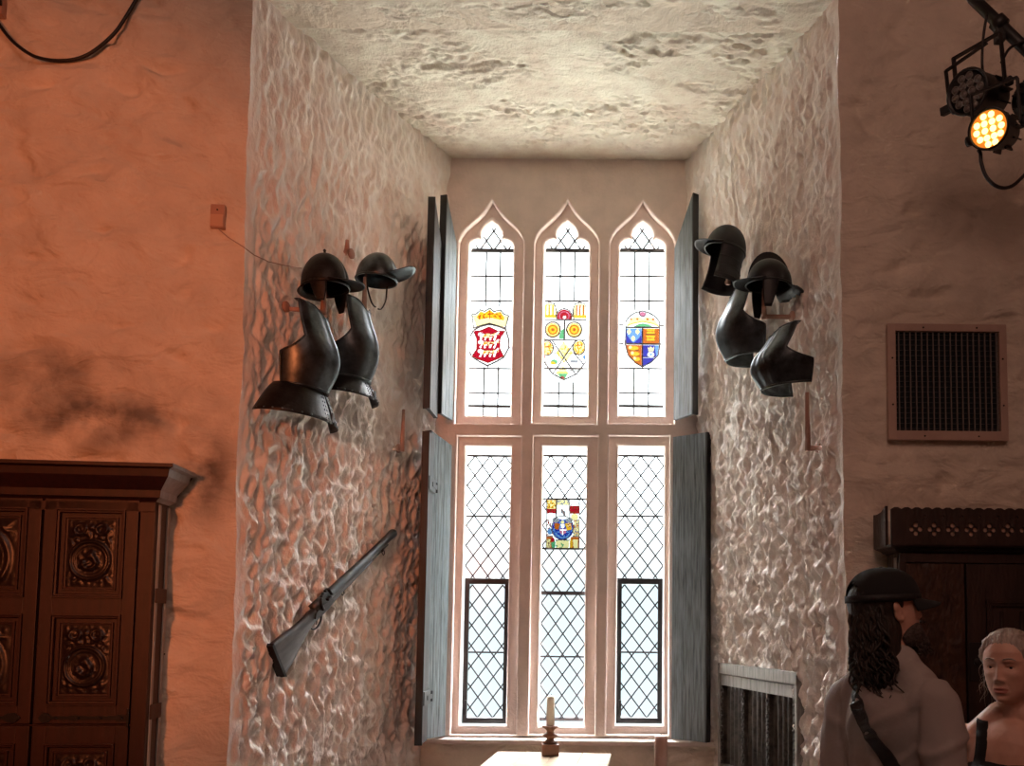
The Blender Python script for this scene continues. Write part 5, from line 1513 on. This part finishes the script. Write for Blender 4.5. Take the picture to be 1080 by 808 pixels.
def person(label, X, Y, yaw, H, head_yaw, head_pitch, fem, head_roll=0):
    s = H/1.75
    M = Matrix.Translation((X, Y, 0)) @ Matrix.Rotation(R(yaw), 4, 'Z') @ Matrix.Scale(s, 4)
    t = thing('person', label, 'person', M)
    Mh = Matrix.Translation((0, -.012 if fem else .012, 1.640)) @ Matrix.Rotation(R(head_yaw), 4, 'Z') @ Matrix.Rotation(R(-head_pitch), 4, 'X') @ Matrix.Rotation(R(head_roll), 4, 'Y')
    if fem: Mh = Mh @ Matrix.Scale(1.08, 4)
    hp = head_prims(fem)
    me = blob_mesh('body', body_prims(fem)+[('x', Mh, p) for p in hp], .0033, 2, .5)
    me.materials.append(M_skin); me.materials.append(M_lip)
    Mi = Mh.inverted()
    def lips(c):
        q = Mi @ c
        return q.y < -.07 and ((q.x/.0235)**2+((q.z+.0730)/.0105)**2) < 1
    assign_mat(me, lips, 1)
    link('body', me, t)
    for sx in (-1, 1):
        mb = MB()
        Xe = Mh @ Matrix.Translation((sx*.031, -.0600, .0015))
        mb.lathe([(.0135*math.sin(PI*k/12), -.0135*math.cos(PI*k/12)) for k in range(1, 12)], 16, 0, Xe @ Matrix.Rotation(R(90), 4, 'X'))
        mb.lathe([(.0062, .0), (.0058, .0012), (.001, .0022)], 14, 1, Xe @ Matrix.Translation((0, -.0126, 0)) @ Matrix.Rotation(R(90), 4, 'X'))
        mb.build('eye', [M_eye, M_iris], t)
        eb = MB().tube([Mh @ Vector((sx*x, y, z)) for x, y, z in [(qx, face_y(qx, qz, fem)-.0005, qz) for qx, qz in ((.013, .0255), (.026, .0300), (.039, .0295), (.049, .0245))]], [.003, .004, .0035, .0015], 6)
        eb.build('eyebrow', M_hairdark if not fem else M_hairgrey, t)
    tm = blob_mesh('trousers', [q for sx in (-1, 1) for q in (('c', (sx*.09, 0, .92), (sx*.10, -.01, .50), .100, .072), ('c', (sx*.10, -.01, .50), (sx*.10, .02, .10), .072, .060))]+[('e', (0, .008, .95), (.185, .14, .12))], .012, 3)
    tm.materials.append(M_jeans); link('trousers', tm, t)
    for sx in (-1, 1):
        sm = blob_mesh('shoe', [('c', (sx*.10, .04, .05), (sx*.107, -.15, .042), .050, .042), ('c', (sx*.10, .03, .05), (sx*.10, .025, .11), .048, .05)], .01, 2)
        for v in sm.vertices: v.co.z = max(v.co.z, 0.0)
        sm.materials.append(M_shoe); link('shoe', sm, t)
    return t, Mh
def wavy(mb, p0, p1, amp, waves, r, seed, out=Vector((0, 0, 0)), n=22):
    rnd = random.Random(seed); ph = rnd.random()*6; p0 = Vector(p0); p1 = Vector(p1)
    d = p1-p0; a = d.cross(Vector((rnd.uniform(-1, 1), rnd.uniform(-1, 1), .1))).normalized(); b = d.cross(a).normalized()
    pts = []
    for i in range(n+1):
        f = i/n; k = amp*f**.6
        pts.append(p0+d*f+a*(k*math.sin(ph+waves*2*PI*f))+b*(k*math.cos(ph*1.3+waves*2*PI*f))+out*math.sin(PI*f))
    mb.tube(pts, [r*(1-.7*(i/n)**2) for i in range(n+1)], 5)

# ---- the man in the cap, seen from behind
man, Mh = person('long-haired bearded man in a black cap, grey T-shirt and crossbody strap, seen from behind', MAN[0], MAN[1], MAN[2], MAN[3], MAN[4], MAN[5], False)
tp = body_prims(False, .012, 'torso')
for s in (-1, 1): tp += [('c', (s*.170, .012, 1.368), (s*.216, .026, 1.10), .060, .061)]
tp += [('e', (0, 0, 1.05), (.178, .138, .16)), ('e', (0, .005, .93), (.190, .145, .10))]
me = blob_mesh('t_shirt', tp, .010, 5, .5); me.materials.append(M_shirt)
co = np.empty(len(me.vertices)*3); me.vertices.foreach_get('co', co); co = co.reshape(-1, 3)
nrm = np.empty(len(me.vertices)*3); me.vertex_normals.foreach_get('vector', nrm); nrm = nrm.reshape(-1, 3)
fold = .014*fbm(co[:, 0]*6+co[:, 2]*2, co[:, 2]*3.5-co[:, 0]*4+co[:, 1]*3, 2, 333)
crease = 1-np.abs(pnoise(co[:, 0]*7+co[:, 2]*5, co[:, 2]*3-co[:, 0]*6+co[:, 1]*4, 71))*2.4
fold = fold + .016*np.clip(crease-.40, 0, 1)
ax_ = np.abs(co[:, 0]); fold = fold - .008*np.exp(-((ax_-(.150+.03*(1.40-co[:, 2])))/.006)**2)*(co[:, 2] > 1.22)
co = co + nrm*fold[:, None]; me.vertices.foreach_set('co', co.reshape(-1)); me.update()
shirt = link('t_shirt', me, man)
cb_ = MB().tube([(.073*math.cos(2*PI*k/28), .016+.066*math.sin(2*PI*k/28), 1.487+.012*math.sin(2*PI*k/28)) for k in range(29)], .009, 8, caps=False); cb_.build('collar', M_shirt, shirt)
bvh = BVHTree.FromPolygons([v.co.copy() for v in me.vertices], [list(p.vertices) for p in me.polygons])
def wrap(path, side, w, th):
    L, Rr = [], []
    P = []
    for i, (x, z) in enumerate(path):
        h = bvh.ray_cast(Vector((x, side*1.0, z)), Vector((0, -side, 0)))
        if h[0] is None: continue
        P.append((h[0], h[1]))
    for _ in range(3): P = [P[0]]+[((a[0]+b[0]*2+c[0])/4, b[1]) for a, b, c in zip(P, P[1:], P[2:])]+[P[-1]]
    rows = []
    for i, (p, n) in enumerate(P):
        t_ = (P[min(i+1, len(P)-1)][0]-P[max(i-1, 0)][0]).normalized(); b = t_.cross(n).normalized()
        o = n*.007
        rows.append([p+b*w/2+o*.3, p+b*w/2+o, p-b*w/2+o, p-b*w/2+o*.3])
    return np.array([[tuple(q) for q in r] for r in rows])
n_ = 40
pb = [(.105+(-.190-.105)*(i/n_), 1.485+(.98-1.485)*(i/n_)) for i in range(n_+1)]
mb = MB(); mb.grid(wrap(pb, 1, .040, .006), 0, False); mb.grid(wrap(pb, -1, .040, .006), 0, False)
mb.build('crossbody_strap', M_strap, man, .004)
# hair
hp = [('e', (0, .030, .028), (.084, .098, .090)), ('e', (0, .055, -.05), (.085, .075, .085)), ('e', (0, .062, -.12), (.080, .060, .06)), ('e', (.050, .055, -.09), (.032, .04, .09)), ('e', (-.050, .055, -.09), (.032, .04, .09)),]
me = blob_mesh('hair', [('x', Mh, p) for p in hp], .008, 3)
mb = MB()
rnd = random.Random(4)
for i in range(260):
    an = R(rnd.uniform(112, 248)); z0 = rnd.uniform(-.08, .03)
    p0 = Mh @ Vector((.080*math.sin(an), .03-.088*math.cos(an), z0)); k = rnd.uniform(.95, 1.35)
    p1 = Mh @ Vector((.085*k*math.sin(an)+rnd.uniform(-.02, .02), .045-.080*k*math.cos(an), rnd.uniform(-.25, -.16)))
    wavy(mb, p0, p1, .012, rnd.uniform(2, 3.6), .0052, i, n=20)
mh = mb.mesh('locks', [M_hairdark])
bm = bmesh.new(); bm.from_mesh(me); bm.from_mesh(mh); bm.to_mesh(me); bm.free()
me.materials.clear(); me.materials.append(M_hairdark); me.polygons.foreach_set('use_smooth', [True]*len(me.polygons)); me.polygons.foreach_set('material_index', [0]*len(me.polygons)); link('hair', me, man)
bp = [('e', (0, -.058, -.108), (.046, .040, .036)), ('e', (.048, -.032, -.082), (.020, .040, .040)), ('e', (-.048, -.032, -.082), (.020, .040, .040)), ('e', (0, -.066, -.125), (.036, .030, .028)), ('c', (-.026, -.095, -.057), (.026, -.095, -.057), .006, .006)]
me = blob_mesh('beard', [('x', Mh, p) for p in bp], .005, 2)
mb = MB()
for i in range(130):
    x = rnd.uniform(-1, 1); an = x*1.5
    p0 = Mh @ Vector((.055*math.sin(an), -.02-.065*math.cos(an), rnd.uniform(-.115, -.07)))
    p1 = Mh @ Vector((.062*math.sin(an), -.022-.085*math.cos(an), rnd.uniform(-.165, -.115)))
    wavy(mb, p0, p1, .004, 1.4, .003, 900+i, n=8)
mh = mb.mesh('b', [M_beard]); bm = bmesh.new(); bm.from_mesh(me); bm.from_mesh(mh); bm.to_mesh(me); bm.free()
me.materials.clear(); me.materials.append(M_beard); me.polygons.foreach_set('use_smooth', [True]*len(me.polygons)); link('beard', me, man)
# cap: crown with an opening over the strap at the back, and a curved brim
Mc = Mh @ Matrix.Translation((0, .010, .052)) @ Matrix.Rotation(R(CAP_TILT), 4, 'X')
def capM(mb): mb.M = Mc; return mb
P = []; nl, na_ = 18, 64
cx, cy, cz = .088, .115, .100
rows = []
for i in range(nl+1):
    a = R(90*i/nl*.995); row = []
    for j in range(na_):
        lon = 2*PI*j/na_
        row.append(Vector((cx*math.cos(a)**.85*math.sin(lon), -cy*math.cos(a)**.85*math.cos(lon), cz*math.sin(a)**.92-.022)))
    rows.append(row)
mb = capM(MB()); vs = [p for r_ in rows for p in r_]; fs = []
for i in range(nl):
    for j in range(na_):
        j2 = (j+1) % na_
        lon = 360*(j+.5)/na_; zz_ = i
        d_ = abs(((lon-180)+180) % 360-180)
        if 1 <= zz_ and (d_/26.0)**2+((zz_-1)/5.2)**2 < 1: continue
        fs.append([i*na_+j, i*na_+j2, (i+1)*na_+j2, (i+1)*na_+j])
mb.add(vs, fs, 0, True)
cap = mb.build('cap', M_black, man, .004)
mb = capM(MB())
rr = [Vector((cx*1.012*math.sin(2*PI*j/64), -cy*1.012*math.cos(2*PI*j/64), 0)) for j in range(65)]
mb.grid(np.array([[tuple(p+Vector((0, 0, -.026))) for p in rr], [tuple(p+Vector((0, 0, -.004))) for p in rr]]), 0); mb.build('cap_strap', M_strap, cap, .004)
Pb = []
for i in range(9):
    f = i/8; row = []
    for j in range(25):
        a = R(-62+124*j/24); ext = .072*max(0, math.cos(a*1.42))**.6*f
        row.append((cx*math.sin(a)*(1+.10*f), -cy*math.cos(a)-ext, -.020-.014*f-.030*(math.sin(a))**2*f))
    Pb.append(row)
mb = capM(MB()).grid(np.array(Pb), 0); mb.build('brim', M_black, cap, .004)
capM(MB()).lathe([(.008, cz-.024), (.006, cz-.019), (0, cz-.017)], 12).build('button', M_black, cap)

# ---- the woman in the black top
wom, Mw = person('grey-haired woman in a black tank top facing left at the right edge', WOM[0], WOM[1], WOM[2], WOM[3], WOM[4], WOM[5], True, WOM[6])
tp = [p for p in body_prims(True, .010, 'torso')]
tk = [('e', (0, .0, 1.25), (.155, .118, .13)), ('e', (0, -.015, 1.18), (.158, .125, .16)), ('e', (0, 0, 1.05), (.172, .13, .17)), ('e', (0, .01, .94), (.190, .14, .12)),
      ('e', (-.072, -.087, 1.24), (.076, .066, .070)), ('e', (.072, -.087, 1.24), (.076, .066, .070))]
me = blob_mesh('tank_top', tk, .009, 4); me.materials.append(M_black)
top = link('tank_top', me, wom)
bd = bpy.data.objects[[c for c in wom.children if c.name.startswith('body')][0].name].data
bvh = BVHTree.FromPolygons([v.co.copy() for v in bd.vertices], [list(p.vertices) for p in bd.polygons])
for s in (-1, 1):
    mb = MB()
    f_ = [(s*(.090+.006*math.cos(i*.3)), 1.255+(1.452-1.255)*i/16) for i in range(17)]
    rows = []
    for side in (-1, 1):
        seq = f_ if side < 0 else f_[::-1]
        for x, z in seq:
            h = bvh.ray_cast(Vector((x, side*1.0, z)), Vector((0, -side, 0)))
            if h[0] is None: continue
            rows.append((h[0]+h[1]*.006))
    rows = [rows[0]]+[(a+b*2+c)/4+Vector((0, 0, .0015)) for a, b, c in zip(rows, rows[1:], rows[2:])]+[rows[-1]]
    G = [[tuple(p+Vector((-.019, 0, 0))), tuple(p+Vector((.019, 0, 0)))] for p in rows]
    mb.grid(np.array(G), 0); mb.build('shoulder_strap', M_black, top, .006)
K, ins = hair_shell(True, [(0, .079), (25, .077), (42, .066), (55, .040), (66, .012), (78, .004), (92, -.006), (104, -.040), (125, -.065), (180, -.075)], .013, 61)
mb = MB(); na_ = K.shape[1]; vs = [Mw @ Vector(p) for p in K.reshape(-1, 3)]; fs = []
for i in range(K.shape[0]-1):
    for j in range(na_):
        j2 = (j+1) % na_
        if max(ins[i, j], ins[i+1, j], ins[i, j2]) < -.003: continue
        fs.append([i*na_+j, i*na_+j2, (i+1)*na_+j2, (i+1)*na_+j])
fs.append([(K.shape[0]-1)*na_+j for j in range(na_)])
mb.add(vs, fs, 0, True)
me = mb.mesh('hair', [M_hairgrey])
bm = bmesh.new(); bm.from_mesh(me); bmesh.ops.delete(bm, geom=[v for v in bm.verts if not v.link_faces], context='VERTS'); bm.to_mesh(me); bm.free()
bun = blob_mesh('bun', [('x', Mw, p) for p in (('e', (0, .100, .0), (.050, .040, .045)), ('e', (0, .130, -.012), (.038, .034, .038)))], .006, 3)
mb = MB(); rnd = random.Random(9)
for i in range(46):    # loose fine wisps
    an = R(rnd.uniform(50, 130)*rnd.choice((-1, 1))); z0 = rnd.uniform(-.03, .07)
    p0 = Mw @ Vector((.078*math.sin(an), .03-.085*math.cos(an), z0)); k = rnd.uniform(1.05, 1.40)
    p1 = Mw @ Vector((.082*k*math.sin(an), .03-.085*k*math.cos(an), z0-rnd.uniform(.02, .13)))
    wavy(mb, p0, p1, .008, rnd.uniform(.8, 1.8), .0011, 300+i, n=14)
mh = mb.mesh('s', [M_hairgrey]); bm = bmesh.new(); bm.from_mesh(me); bm.from_mesh(bun); bm.from_mesh(mh); bm.to_mesh(me); bm.free()
me.materials.clear(); me.materials.append(M_hairgrey); me.polygons.foreach_set('use_smooth', [True]*len(me.polygons)); link('hair', me, wom)

# ------------------------------------------------------------------ wash lamps and the added room fill
for a_ in LAMPS: lamp(*a_[:6], **(a_[6] if len(a_) > 6 else {}))
vs_ = SC.view_settings
vs_.view_transform = 'Standard'; vs_.look = 'None'; vs_.gamma = 1.0; vs_.use_curve_mapping = False; vs_.exposure = EXPO
SC.cycles.max_bounces = 10; SC.cycles.diffuse_bounces = 5; SC.cycles.transparent_max_bounces = 12; SC.cycles.sample_clamp_indirect = 6.0
SC.cycles.use_denoising = True
